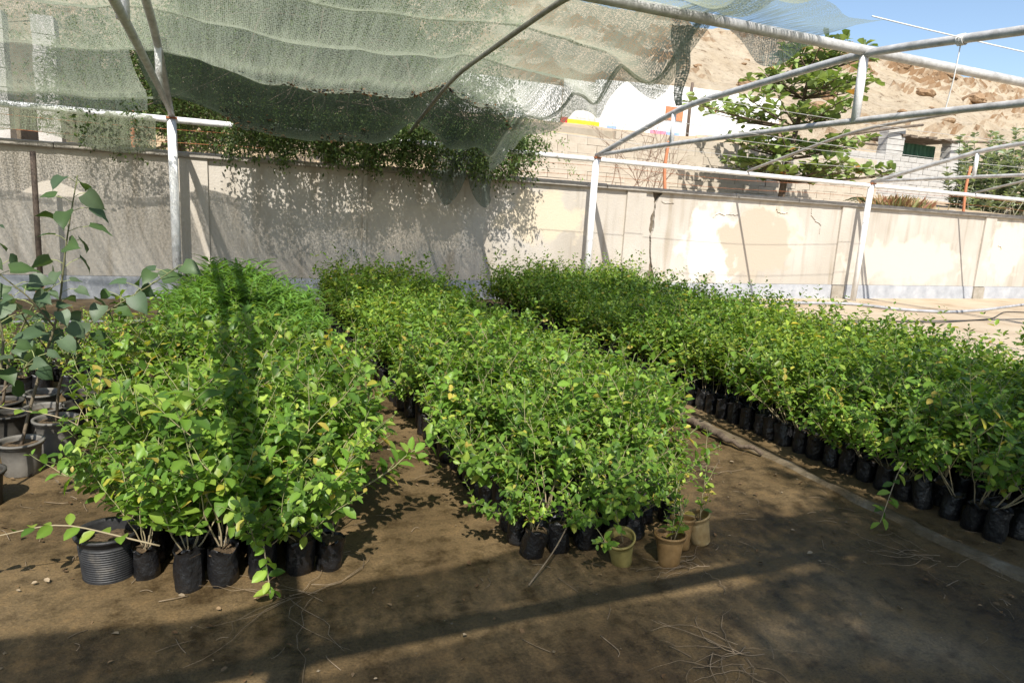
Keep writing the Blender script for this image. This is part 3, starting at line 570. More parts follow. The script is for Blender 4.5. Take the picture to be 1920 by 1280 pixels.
mb = MB(); nxx = 60; xx = np.linspace(23.9, 26.7, nxx); yv = 19.6 + 0.025 * np.sign(np.sin(xx * 26)); mb.grid(np.array([np.stack([xx, yv, np.full(nxx, 4.2)], -1), np.stack([xx, yv, np.full(nxx, 5.05)], -1)]))
tag(mb.build('shed_sheet', 'sheet', smooth=False), 'dark green corrugated sheet between two block pillars', 'metal sheet')
root = tag(empty('shed_roof', (25.3, 19.6, 5.15)), 'broken flat shed roof of old boards over the green sheet', 'roof')
for k in range(7):
    mb = MB(); x0 = -1.55 + k * 0.46; mb.box(x0, x0 + 0.42, -0.75 + rng.uniform(-0.1, 0.1), 1.3, 0.0 + rng.uniform(0, 0.05), 0.07 + rng.uniform(0, 0.05), jit=0.03); mb.build('board', 'oldwood', root, False)
for (p, r, lb) in (([(20.4, 18.6, 4.85), (23.0, 18.7, 5.35), (24.6, 18.75, 5.62)], 0.05, 'old wooden pole laid over the broad block pillar'), ([(26.2, 18.6, 5.15), (28.0, 18.6, 5.28), (29.6, 18.6, 5.36)], 0.045, 'old wooden pole sticking out past the narrow block pillar'), ([(20.2, 19.3, 4.72), (22.0, 19.3, 4.78), (23.2, 19.3, 4.80)], 0.04, 'thin wooden pole above the low beige part of the shed wall')):
    mb = MB(); mb.tube(smooth_path(p, 14), r, 7); tag(mb.build('wooden_pole', 'oldwood'), lb, 'pole')
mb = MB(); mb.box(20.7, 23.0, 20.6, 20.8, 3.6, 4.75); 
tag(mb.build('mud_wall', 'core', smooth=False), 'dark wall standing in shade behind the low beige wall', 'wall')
# white wall up the slope
ww = tag(empty('white_wall', (16, 26, 4.9)), 'tall whitewashed wall at the foot of the hill with coloured strips along its base', 'wall')
mb = MB(); xs_ = np.array([14.62, 19.3, 24.4]); zt = np.array([2.2, 2.42, 2.48]); 
V = []
for x_, z_ in zip(xs_, zt): V += [(x_ - 16, 0, 0.0), (x_ - 16, 0, z_), (x_ - 16, 0.3, z_), (x_ - 16, 0.3, 0.0)]
V = np.array(V).reshape(3, 4, 3); V = np.concatenate([V, V[:, :1]], 1); mb.grid(V); mb.add(V[0, :4], [[[0, 1, 2, 3]]]); mb.add(V[-1, :4], [[[3, 2, 1, 0]]]); mb.build('wall_panel', 'white', ww, False)
mb = MB(); nxx = 40; xx = np.linspace(13.0, 14.61, nxx) - 16; yv = 0.02 + 0.02 * np.sin(xx * 30); mb.grid(np.array([np.stack([xx, yv, np.full(nxx, 0.0)], -1), np.stack([xx, yv, np.full(nxx, 2.05)], -1), np.stack([xx, yv * 0 + 0.3, np.full(nxx, 2.05)], -1)])); mb.build('concrete_panel', 'ribbed', ww)
mb = MB(); mb.box(-10, -3.02, 0.05, 0.3, 0, 1.75); mb.build('wall_panel', 'white', ww, False)
for (x0, x1, z0, z1, m, lb) in ((12.95, 13.25, 0.30, 0.55, 'red', 'red painted end of the strip'), (13.25, 14.75, 0.27, 0.50, 'yellow', 'yellow painted strip'), (15.15, 15.6, 0.24, 0.42, 'bluep', 'pale blue painted mark'), (17.3, 18.1, 0.30, 0.45, 'pink', 'pink painted mark'), (18.1, 18.8, 0.30, 0.44, 'bluep', 'violet painted mark'), (20.2, 20.35, 0.36, 0.5, 'pink', None), (20.7, 21.3, 0.36, 0.47, 'pink', None), (18.0, 18.9, 0.95, 1.5, 'orange', 'faded orange board')):
    mb = MB(); mb.box(x0 - 16, x1 - 16, -0.05, -0.004, z0, z1); o = mb.build('painted_strip', m, ww, False)
    if lb: o['label'] = lb
mb = MB(); mb.tube([(19.2, 25.9, 5.0), (19.2, 25.9, 7.5)], 0.06, 6); tag(mb.build('lamp_pole', 'brownpost'), 'dark pole against the whitewashed wall', 'pole')
# left block pillars of a building, seen through the net
for (x0, x1, lb) in ((-3.75, -3.2, 'grey block pillar seen through the net, farther from the leafy tree'), (-2.80, -2.46, 'grey block pillar seen through the net, against the leafy tree')):
    root = tag(empty('block_pillar', ((x0 + x1) / 2, 14.5, 1.95)), lb, 'pillar'); w = (x1 - x0) / 2; z = 0
    while z < 2.3:
        q = MB(); q.box(-w, w, 0, 0.4, z + 0.006, z + 0.3, jit=0.008); q.build('block', 'gblock', root, False); z += 0.306
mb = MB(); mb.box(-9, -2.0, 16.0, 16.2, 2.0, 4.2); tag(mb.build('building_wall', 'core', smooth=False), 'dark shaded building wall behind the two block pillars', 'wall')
# orange stakes with barbed wire
for (x, y, z, lb) in ((8.46, 12.0, 3.15, 'leaning faded orange steel fence stake beside the bare shrub'), (17.75, 12.0, 3.35, 'faded orange steel fence stake beside the grey-green shrub'), (-1.1, 12.0, 2.75, 'faded orange steel fence stake behind the tall white post')):
    mb = MB(); mb.tube(smooth_path([(x + 0.05, y, 1.95), (x - 0.04, y + 0.02, z - 0.5), (x, y, z)], 10), 0.035, 7); tag(mb.build('fence_stake', 'orange'), lb, 'fence stake', 'orange stakes behind the wall')
for z, nm in ((2.33, 'low'), (2.52, 'high')):
    P = smooth_path([(-8, 12, z), (-1.1, 12, z + 0.02), (8.46, 12, z), (17.75, 12, z + 0.05), (26, 12, z)], 120); P[:, 2] += 0.02 * np.sin(P[:, 0] * 1.1)
    mb = MB(); mb.tube(P, 0.004, 4)
    for k in range(0, 120, 1):
        c = P[k]; mb.tube([c + (0, 0, -0.02), c + (0.012, 0, 0.022)], 0.0025, 3)
    tag(mb.build('barbed_wire', 'rust'), 'rusty barbed wire strand just above the coping' if nm == 'low' else 'rusty barbed wire strand, the upper of the two above the coping', 'wire')
# rusty bed frame behind the wall
root = tag(empty('rusty_frame', (3.1, 12.3, 2.0)), 'rusty rectangular steel frame standing behind the coping in the dark foliage', 'frame')
for p in ([(-0.56, 0, 0), (-0.56, 0, 0.62)], [(0.56, 0, 0), (0.56, 0, 0.62)]): mb = MB(); mb.tube(p, 0.022, 6); mb.build('upright', 'rust', root)
mb = MB(); mb.tube([(-0.6, 0, 0.63), (0.6, 0, 0.62)], 0.03, 6); mb.build('crossbar', 'coping', root)
mb = MB(); mb.tube([(-2.22, 10.98, 0), (-2.20, 11.0, 2.02)], 0.035, 8); tag(mb.build('steel_post', 'brownpost'), 'thin dark brown steel post in front of the wall near the saplings', 'post')

# ------------------------------------------------------------------ trees and shrubs behind the wall
def fine_tree(name, label, sprays, size, cols, trunk, nleaf=44, spr=0.34, hangk=0.6, kind='speck', m='fine', stemcol=(0.11, 0.085, 0.055)):
    root = tag(empty(name, trunk[0]), label, 'tree'); base = np.array(trunk[0])
    t = MB(); P = smooth_path(trunk, 16); t.tube(P - base, np.linspace(0.14, 0.05, 16), 9); t.build('trunk', 'bark', root)
    br = MB(); cr = MB(); ends = np.array(sprays)
    for i in range(0, len(ends), 26):
        e = ends[i]; s_ = P[rng.integers(6, 16)]; Lb = np.linalg.norm(e - s_); q1 = s_ + (e - s_) * 0.35 + rng.normal(0, 0.10 * Lb, 3) + (0, 0, 0.12 * Lb); q2 = s_ + (e - s_) * 0.7 + rng.normal(0, 0.10 * Lb, 3) + (0, 0, 0.10 * Lb); br.tube(smooth_path([s_, q1, q2, e], 14) - base, np.linspace(0.022, 0.004, 14), 5)
    br.build('branches', 'bark', root)
    n = len(ends); d0 = unit(np.c_[rng.normal(size=(n, 2)), rng.normal(-hangk, 0.5, n)])
    tw = MB()
    for i in range(0, n, 2):
        p = ends[i]; q = p + d0[i] * spr; tw.tube(np.array([p - d0[i] * 0.08, (p + q) / 2 + (0, 0, 0.02), q]) - base, 0.003, 3, stemcol, cap=False)
    tag(tw.build('twigs', 'stem', root), kind='stuff')
    pos = (ends[:, None, :] + d0[:, None, :] * (rng.random((n, nleaf, 1)) * spr) + rng.normal(0, spr * 0.16, (n, nleaf, 3))).reshape(-1, 3)
    N_ = len(pos); dd = unit(np.repeat(d0, nleaf, 0) * 0.5 + rng.normal(0, 0.8, (N_, 3))); up = unit(rng.normal(0, 0.6, (N_, 3)) + (0, 0, 1))
    c = np.array(cols)[rng.integers(len(cols), size=N_)] * rng.uniform(0.7, 1.3, (N_, 1))
    leaves(cr, kind, pos - base, dd, up, rng.uniform(size * 0.6, size * 1.3, N_), c); cr.build('crown', m, root); return root
def blob_points(cs, n):
    out = []
    w = np.array([c[3] * c[4] * c[5] for c in cs]); k = rng.choice(len(cs), n, p=w / w.sum())
    for i in k:
        c = cs[i]; v = rng.normal(size=3); v = v / np.linalg.norm(v) * rng.random() ** 0.42; out.append((c[0] + v[0] * c[3], c[1] + v[1] * c[4], c[2] + v[2] * c[5]))
    return out
GR = [(0.055, 0.095, 0.025), (0.08, 0.125, 0.03), (0.04, 0.07, 0.022), (0.11, 0.155, 0.045)]
sp = blob_points([(0.3, 13.2, 3.6, 1.7, 1.2, 1.2), (2.4, 13.0, 3.9, 1.8, 1.3, 1.35), (4.0, 12.9, 3.6, 1.4, 1.1, 0.9), (1.4, 13.8, 4.9, 2.2, 1.4, 1.1), (-1.6, 13.6, 3.2, 1.1, 0.9, 1.0), (3.0, 11.9, 2.75, 2.1, 0.55, 0.5), (0.9, 12.0, 2.8, 1.2, 0.5, 0.5), (5.1, 12.6, 3.15, 0.75, 0.6, 0.45)], 2900)
sp += [(x, rng.uniform(10.55, 11.45), rng.uniform(2.25, 2.95)) for x in np.concatenate([rng.uniform(0.2, 4.9, 520), rng.uniform(-1.6, -1.0, 18)])]
tt_ = fine_tree('thorn_tree', 'dense dark fine-leaved tree overhanging the wall behind the net', sp, 0.066, GR, [(1.9, 13.2, 1.95), (2.0, 13.2, 2.7), (1.8, 13.1, 3.4), (2.0, 13.2, 4.6)], 42, 0.36, 0.75)
for k in range(16):
    x = rng.uniform(0.3, 4.6); p = np.array((x, rng.uniform(11.0, 11.5), 2.95)); e = p + np.array((rng.normal(0, 0.3), rng.uniform(-0.3, 0.1), -rng.uniform(0.5, 1.0))); mb = MB(); mb.tube(smooth_path([p, (p + e) / 2 + rng.normal(0, 0.08, 3), e], 12) - np.array((1.9, 13.2, 1.95)), np.linspace(0.010, 0.004, 12), 5); mb.build('hanging_stem', 'bark', tt_)
sp = blob_points([(-1.2, 16.6, 4.0, 2.4, 1.2, 1.7), (2.5, 17.8, 5.2, 2.6, 1.2, 1.5), (-4.5, 17.5, 3.6, 2.2, 1.0, 1.6), (5.2, 18.0, 6.0, 2.4, 1.0, 1.9), (1.0, 18.0, 7.0, 3.0, 1.0, 1.6)], 1500)
fine_tree('leafy_tree', 'paler green leafy tree behind the block pillars seen through the net', sp, 0.085, [(0.10, 0.17, 0.04), (0.14, 0.22, 0.05)], [(-0.8, 16.8, 2.1), (-0.8, 16.7, 3.0), (-0.9, 16.7, 4.4)], 40, 0.5, 0.2)
sp = [(5.45 + rng.normal(0, 0.32), 12.6 + rng.normal(0, 0.25), 3.05 + rng.normal(0, 0.30)) for _ in range(60)] + [(5.95 + 0.1 * k + rng.normal(0, 0.05), 12.3, 3.3 - 0.16 * k) for k in range(8)]
fine_tree('climbing_vine', 'light green leafy shoots spilling out beside the dark tree', sp, 0.055, [(0.13, 0.22, 0.05), (0.18, 0.27, 0.07)], [(5.3, 12.7, 2.0), (5.4, 12.7, 2.5), (5.4, 12.6, 3.1)], 22, 0.26, 0.4)['category'] = 'vine'

def big_tree():
    base = np.array((13.9, 14.4, 2.05)); root = tag(empty('broad_leaved_tree', tuple(base)), 'tiered tree with big glossy spoon-shaped leaves behind the wall', 'tree')
    t = MB(); P = smooth_path([(13.9, 14.4, 2.0), (13.9, 14.35, 3.0), (14.15, 14.4, 4.2), (14.4, 14.4, 5.9)], 24); t.tube(P - base, np.linspace(0.10, 0.03, 24), 9); t.build('trunk', 'bark', root)
    br = MB(); tips = []
    tiers = [(2.95, 2.3, 12, 0.25, 14.6), (3.55, 2.0, 10, 0.35, 14.0), (4.35, 2.3, 11, 0.35, 13.3), (5.1, 1.7, 10, 0.4, 14.5), (5.75, 1.25, 8, 0.5, 14.6)]
    for (z, R_, k, rise, cx_) in tiers:
        for i in range(k):
            th = 2 * math.pi * (i + rng.random() * 0.7) / k; L = R_ * rng.uniform(0.65, 1.1); e = np.array((cx_ + L * math.cos(th), 14.4 + L * 0.85 * math.sin(th), z + rise * rng.uniform(0.3, 1.0)))
            s_ = np.array((14.0 + 0.12 * (z - 3), 14.4, z - 0.2)); Q = smooth_path([s_, (s_ + e) / 2 + (0, 0, -0.06), e], 10); br.tube(Q - base, np.linspace(0.028, 0.009, 10), 5)
            tips.append((e, unit(Q[-1] - Q[-3])))
            for _ in range(5):
                m_ = Q[rng.integers(3, 9)]; e2 = m_ + np.array((rng.normal(0, 0.28), rng.normal(0, 0.28), rng.uniform(0.02, 0.28))); br.tube(smooth_path([m_, (m_ + e2) / 2, e2], 5) - base, np.linspace(0.012, 0.006, 5), 4); tips.append((e2, unit(e2 - m_)))
    br.build('branches', 'bark', root)
    pos, d, up, sz, col = [], [], [], [], []
    pal = np.array([(0.25, 0.33, 0.10), (0.18, 0.25, 0.075), (0.30, 0.37, 0.15), (0.14, 0.19, 0.06)])
    for e, dr in tips:
        for i in range(8):
            th = i * 2.4 + rng.random(); el = rng.uniform(-0.5, 0.9); v = np.array((math.cos(th) * math.cos(el), math.sin(th) * math.cos(el), math.sin(el))) + dr * 0.5
            pos.append(e + v * 0.03 - dr * rng.random() * 0.12); d.append(v); up.append(unit(np.array((0, 0, 1.0)) + rng.normal(0, 0.3, 3))); sz.append(rng.uniform(0.17, 0.31))
            c = pal[rng.integers(4)] * rng.uniform(0.8, 1.2); col.append((0.45, 0.22, 0.06) if rng.random() < 0.012 else c)
    cr = MB(); leaves(cr, 'spoon', np.array(pos) - base, np.array(d), np.array(up), np.array(sz), np.array(col)); cr.build('crown', 'big', root)
big_tree()
# small date palm at the foot of that tree
root = tag(empty('young_palm', (16.2, 13.2, 2.05)), 'small feathery palm at the foot of the broad-leaved tree', 'palm')
for i in range(14):
    th = i * 2.4; L = rng.uniform(0.8, 1.25); mb = MB(); t = np.linspace(0, 1, 12); Q = np.stack([np.cos(th) * L * 0.75 * t, np.sin(th) * L * 0.6 * t, L * (1.0 * t - 0.75 * t * t)], -1); mb.tube(Q, np.linspace(0.012, 0.004, 12), 4, (0.16, 0.15, 0.06))
    tt = rng.uniform(0.15, 1, 60); pp = np.stack([np.interp(tt, t, Q[:, k]) for k in range(3)], -1); side = np.array((-math.sin(th), math.cos(th), 0)); sg = np.where(np.arange(60) % 2, 1, -1)[:, None]
    dd = side * sg + np.array((math.cos(th), math.sin(th), 0.3)) * 0.6; leaves(mb, 'lance', pp, dd, np.tile((0, 0, 1.0), (60, 1)), rng.uniform(0.16, 0.28, 60), np.array((0.10, 0.13, 0.055)) * rng.uniform(0.7, 1.3, (60, 1))); mb.build('frond', 'fine', root)
# grey-green shrub at the right
base = np.array((22.3, 14.2, 2.2)); root = tag(empty('grey_shrub', tuple(base)), 'tall grey-green shrub with rounded leaves beside the orange stake', 'shrub')
st = MB(); cr = MB(); pos, d, up, sz, col = [], [], [], [], []
for i in range(110):
    b = np.array((rng.uniform(-1.5, 3.0), rng.uniform(-0.7, 0.7), 0)); h = rng.uniform(1.2, 3.1) * (1 - 0.12 * abs(b[0] - 0.5)); e = b + np.array((rng.normal(0, 0.35), rng.normal(0, 0.3), h)); Q = smooth_path([b, (b + e) / 2 + rng.normal(0, 0.08, 3), e], 10); st.tube(Q, np.linspace(0.018, 0.007, 10), 4, (0.26, 0.25, 0.18))
    for k in range(20):
        t = rng.uniform(0.12, 1); p = np.array([np.interp(t, np.linspace(0, 1, 10), Q[:, c]) for c in range(3)])
        for sgn in (1, -1):
            th = k * 1.57 + rng.normal(0, 0.3); v = np.array((math.cos(th) * sgn, math.sin(th) * sgn, 0.6)); pos.append(p); d.append(v); up.append((rng.normal(0, 0.3), rng.normal(0, 0.3), 1)); sz.append(rng.uniform(0.14, 0.25)); col.append(np.array((0.29, 0.34, 0.23)) * rng.uniform(0.65, 1.25))
st.build('stems', 'stem', root); leaves(cr, 'oval', np.array(pos), np.array(d), np.array(up), np.array(sz), np.array(col)); cr.build('foliage', 'big', root)
# bare shrub
base = np.array((8.9, 13.6, 2.05)); root = tag(empty('bare_shrub', tuple(base)), 'leafless twiggy shrub in front of the block retaining wall', 'shrub')
def grow(mb, p, d, L, r, lev):
    n = 7; Q = [p]
    for i in range(n): d = unit(d + rng.normal(0, 0.13, 3)); Q.append(Q[-1] + d * L / n)
    Q = np.array(Q); mb.tube(Q, np.linspace(r, r * 0.5, n + 1), 4, (0.27, 0.19, 0.14), cap=False)
    if lev > 0:
        for _ in range(4 if lev > 1 else 5):
            i = rng.integers(2, n + 1); nd = unit(d + rng.normal(0, 0.55, 3) + (0, 0, 0.15)); grow(mb, Q[i], nd, L * rng.uniform(0.45, 0.7), r * 0.5, lev - 1)
for i in range(11):
    mb = MB(); grow(mb, np.array((rng.normal(0, 0.35), rng.normal(0, 0.2), 0)), unit(np.array((rng.normal(0, 0.5), rng.normal(0, 0.3), 1))), rng.uniform(0.7, 1.75), 0.013, 2); mb.build('branch', 'stem', root)
# dry grass tuft behind the coping
mb = MB(); n = 420; p0 = np.c_[rng.normal(0, 0.42, n), rng.normal(0, 0.12, n), np.zeros(n)]; dd = unit(np.c_[p0[:, 0] * 0.5 + rng.normal(0, 0.28, n), rng.normal(0, 0.3, n), np.ones(n)]); cc = np.array([(0.42, 0.30, 0.15), (0.40, 0.20, 0.12), (0.30, 0.30, 0.12)])[rng.integers(3, size=n)] * rng.uniform(0.7, 1.2, (n, 1))
leaves(mb, 'lance', p0, dd, np.c_[rng.normal(size=(n, 2)), np.zeros(n)], rng.uniform(0.25, 0.55, n), cc); o = mb.build('grass_tuft', 'fine'); o.location = (15.6, 12.1, 2.0); tag(o, 'tuft of dry reddish grass behind the coping below the shed', 'grass')
# loose blocks of rubble behind the coping
for k in range(7):
    mb = MB(); s_ = rng.uniform(0.08, 0.2); mb.box(-s_, s_, -s_ * 0.7, s_ * 0.7, -0.05, s_ * 1.1, jit=s_ * 0.25); o = mb.build('rubble_stone', 'block', smooth=False); o.location = (rng.uniform(16.5, 17.6) if k < 4 else rng.uniform(9, 13), 12.0 + rng.uniform(0, 0.4), 2.0); o.rotation_euler = (0, 0, rng.uniform(0, 3)); tag(o, 'loose pale stone lying behind the coping', 'stone', 'loose stones behind the coping')

# ------------------------------------------------------------------ nursery plants
def bag_mesh(seed, k=14):
    r_ = np.random.default_rng(seed); th = np.arange(k) * 2 * math.pi / k; prof = [(0.062, 0.0), (0.068, 0.02), (0.069, 0.06), (0.068, 0.10), (0.067, 0.14), (0.068, 0.165), (0.071, 0.172), (0.066, 0.168), (0.063, 0.150)]
    sq = 1 + 0.05 * np.cos(4 * th + r_.uniform(0, 6)); ph = r_.uniform(0, 6, 3); V = np.zeros((len(prof), k, 3))
    for i, (r, z) in enumerate(prof):
        w = sq * (1 + 0.04 * np.sin(5 * th + ph[0] + z * 40) + 0.03 * np.sin(3 * th + ph[2] - z * 60) + 0.035 * r_.normal(size=k)); V[i, :, 0] = r * w * np.cos(th); V[i, :, 1] = r * w * np.sin(th); V[i, :, 2] = z + (0.016 * np.sin(2 * th + ph[1]) + r_.normal(0, 0.007, k)) * (z > 0.13)
    mb = MB(); V = np.concatenate([V, V[:, :1]], 1); mb.grid(V[:, ::1]); return mb
def soil_disc(k=14):
    mb = MB(); th = np.arange(k) * 2 * math.pi / k; V = np.array([(0, 0, 0.158)] + [(0.066 * math.cos(t), 0.066 * math.sin(t), 0.150 + rng.normal(0, 0.004)) for t in th]); mb.add(V, [np.array([[0, 1 + i, 1 + (i + 1) % k] for i in range(k)])]); return mb
PAL = np.array([(0.105, 0.20, 0.028), (0.145, 0.255, 0.036), (0.068, 0.14, 0.022), (0.215, 0.325, 0.05), (0.28, 0.375, 0.062)])
def plant_geo(r_, h, nst, spread, lsz, dens=1.0, lean=(0, 0), z0=0.15, yellow=0.022, pal=PAL, palw=(0.28, 0.28, 0.18, 0.18, 0.08)):
    """returns stems [(pts, r)] and leaf arrays"""
    stems = []; P, D, U, Z, C = [], [], [], [], []
    def stem(p, d, L, r, lev):
        n = max(5, int(L / 0.05)); Q = [np.array(p, float)]; dd = unit(d)
        for i in range(n):
            dd = unit(dd + r_.normal(0, 0.10, 3) + np.array((0, 0, -0.035 if i > n * 0.6 else 0.02))); Q.append(Q[-1] + dd * L / n)
        Q = np.array(Q); stems.append((Q, r)); th0 = r_.uniform(0, 6)
        step = 0.034 / dens; t = L * (0.30 if lev == 0 else 0.15); k = 0
        while t < L:
            f = t / L * n; i = min(int(f), n - 1); p_ = Q[i] + (Q[i + 1] - Q[i]) * (f - i); tn = unit(Q[i + 1] - Q[i]); a_ = unit(np.cross(tn, (0.31, 0.77, 0.2))); b_ = np.cross(tn, a_)
            th = th0 + k * math.pi / 2 + r_.normal(0, 0.35); s = lsz * r_.uniform(0.6, 1.15) * (0.55 if t > L - 0.05 else 1.0)
            for sg in (1, -1):
                if r_.random() < 0.12: continue
                v = (math.cos(th) * a_ + math.sin(th) * b_) * sg; dr = unit(v * 0.9 + tn * r_.uniform(0.15, 0.8) + np.array((0, 0, r_.normal(0.0, 0.25))))
                P.append(p_ + v * 0.004); D.append(dr); U.append(unit(tn * 0.6 + np.array((0, 0, 0.9)) + r_.normal(0, 0.35, 3))); Z.append(s)
                c = pal[r_.choice(len(pal), p=palw)] * r_.uniform(0.8, 1.2)
                if r_.random() < yellow: c = np.array([(0.40, 0.38, 0.06), (0.33, 0.37, 0.06), (0.42, 0.34, 0.07)])[r_.integers(3)]
                C.append(c)
            t += step * r_.uniform(0.75, 1.3); k += 1
        if lev < 1:
            for _ in range(3):
                i = r_.integers(int(n * 0.3), n); th = r_.uniform(0, 6.28); tn = unit(Q[i] - Q[i - 1]); v = np.array((math.cos(th), math.sin(th), 0.5)); stem(Q[i], unit(tn * 0.6 + v * 0.7), L * r_.uniform(0.25, 0.5), r * 0.6, lev + 1)
    for i in range(nst):
        th = i * 2.4 + r_.uniform(0, 1.2); sp_ = spread * r_.uniform(0.4, 1.25); stem((0.015 * math.cos(th), 0.015 * math.sin(th), z0), (math.cos(th) * sp_ + lean[0], math.sin(th) * sp_ + lean[1], 1), h * r_.uniform(0.7, 1.1), 0.0036, 0)
    return stems, [np.array(q) for q in (P, D, U, Z, C)]
def stems_mb(mb, stems, k=4, mi=0):
    for Q, r in stems:
        n = len(Q); t = np.linspace(0, 1, n)[:, None]; mb.tube(Q, np.linspace(r, r * 0.4, n), k, np.array((0.30, 0.235, 0.15)) * (1 - t) + np.array((0.20, 0.24, 0.09)) * t, mi, cap=False)
bags = [bag_mesh(s).mesh('bag', 'bag') for s in range(8)]; soils = [soil_disc().mesh('soil', 'compost')]
VAR = []; RAW = []
for s in range(12):
    r_ = np.random.default_rng(100 + s); st, lf = plant_geo(r_, r_.uniform(0.36, 0.52), 4 if s % 2 else 5, 0.30, 0.058); RAW.append((st, lf))
    a_ = MB(); stems_mb(a_, st); b_ = MB(); leaves(b_, 'oval', lf[0], lf[1], lf[2], lf[3], lf[4]); VAR.append((a_.mesh('stems', 'stem'), b_.mesh('foliage', 'leaf')))
SPR = []
for s in range(6):          # sprawling plants for the open edges of the beds
    r_ = np.random.default_rng(300 + s); st, lf = plant_geo(r_, r_.uniform(0.5, 0.72), 4, 0.40, 0.066, 0.8, (0.75, 0.0), yellow=0.045); 
    a_ = MB(); stems_mb(a_, st); b_ = MB(); leaves(b_, 'oval', lf[0], lf[1], lf[2], lf[3], lf[4]); SPR.append((a_.mesh('stems', 'stem'), b_.mesh('foliage', 'leaf')))
ORD = ['first', 'second', 'third', 'fourth', 'fifth', 'sixth', 'seventh', 'eighth', 'ninth', 'tenth', 'eleventh', 'twelfth', 'thirteenth', 'fourteenth', 'fifteenth', 'sixteenth', 'seventeenth', 'eighteenth', 'nineteenth', 'twentieth']
def ordn(i):
    if i < 20: return ORD[i]
    t, u = divmod(i + 1, 10)
    return ({2: 'twentieth', 3: 'thirtieth', 4: 'fortieth', 5: 'fiftieth', 6: 'sixtieth'}[t] if u == 0 else {2: 'twenty-', 3: 'thirty-', 4: 'forty-', 5: 'fifty-', 6: 'sixty-'}[t] + ORD[u - 1])
VARL = []
for s in range(7):
    r_ = np.random.default_rng(900 + s); st, lf = plant_geo(r_, r_.uniform(0.40, 0.56), 5, 0.42, 0.069, 0.95, yellow=0.03); st2, lf2 = plant_geo(r_, r_.uniform(0.55, 0.72), 1, 0.9, 0.07, 0.45, yellow=0.08); st = st + st2; lf = [np.concatenate([p_, q_]) for p_, q_ in zip(lf, lf2)]; a_ = MB(); stems_mb(a_, st); b_ = MB(); leaves(b_, 'oval', lf[0], lf[1], lf[2], lf[3], lf[4]); VARL.append((a_.mesh('stems', 'stem'), b_.mesh('foliage', 'leaf')))
BEDS = {'left': (-0.29, 1.0, 2.86, 5.55, 'bagged narrow bed seedling, %s row from the ribbed pot, %s from the saplings'),
        'mid': (1.34, 2.80, 2.70, 9.6, 'bagged long bed seedling, %s row from the yellow cups, %s from narrow bed'),
        'wide': (3.84, 6.10, 2.1, 9.75, 'bagged wide bed seedling, %s row from its shaded end, %s from the kerb')}
def bed_right(key, y):
    if key == 'left': return 0.53 + 0.30 * min(1, max(0, (y - 4.5) / 0.6))
    if key == 'mid': return 2.27 + 0.50 * min(1, max(0, (y - 3.2) / 0.9))
    return 9.0
SP = []
for key, (x0, x1, y0, y1, lab) in BEDS.items():
    ncx = int(round((x1 - x0) / 0.14)) ; ncy = int(round((y1 - y0) / 0.14))
    for i in range(ncx + 1):
        for j in range(ncy + 1):
            x = x0 + (x1 - x0) * i / ncx; y = y0 + (y1 - y0) * j / ncy
            xx = x + rng.normal(0, 0.010); yy = y + rng.normal(0, 0.010)
            if x > bed_right(key, y): continue
            ed = 0; dx = (x1 - x0) / ncx
            if i == 0: ed = 1
            elif x + dx > bed_right(key, y) or i == ncx: ed = 2
            if j == 0: ed = 3
            if key == 'mid' and j == 0 and x > 1.95: continue
            if rng.random() < 0.03: continue
            # camera frustum: skip what the picture cannot show
            rx = xx * _r[0] + yy * _r[1]; fz = xx * _f[0] + yy * _f[1]
            if rx > fz * 0.92 + 0.5: continue
            SP.append((math.hypot(xx, yy), key, xx, yy, ed, lab % (ordn(j), ordn(i))))
SP.sort(key=lambda t: t[0])
n_ind = 300
for (dist, key, x, y, ed, lab) in SP[:n_ind]:
    o = empty('potted_seedling', (x, y, 0.0), (rng.normal(0, 0.05), rng.normal(0, 0.05), 0)); tag(o, lab, 'seedling', 'bagged seedlings in the ' + {'left': 'narrow', 'mid': 'long', 'wide': 'wide'}[key] + ' bed')
    rz = rng.uniform(0, 6.28); k = rng.uniform(0.95, 1.06)
    bs = (rng.uniform(0.76, 0.93), rng.uniform(0.74, 0.92), rng.uniform(0.8, 1.08)); tl = (rng.normal(0, 0.08), rng.normal(0, 0.08), rz)
    obj('bag', bags[rng.integers(8)], o, (0, 0, 0.0), tl).scale = bs; obj('soil', soils[0], o, (0, 0, 0), tl).scale = bs
    hs = {'left': 1.06, 'mid': 1.0, 'wide': 1.08}[key] * rng.uniform(0.72, 1.22)
    if ed and not (key == 'left' and x < 0.1 and y < 3.2) and rng.random() < 0.75:
        v = SPR[rng.integers(6)]; rot = {1: math.pi, 2: 0.0, 3: -math.pi / 2}[ed] + rng.normal(0, 0.6); hs *= 0.85
    else: v = VARL[rng.integers(7)] if key == 'left' else VAR[rng.integers(12)]; rot = rz; hs *= 0.93 if key == 'left' else 1.0
    for nm, me in zip(('stems', 'foliage'), v):
        c = obj(nm, me, o, (0, 0, 0), (0, 0, rot)); c.scale = (hs, hs, hs)
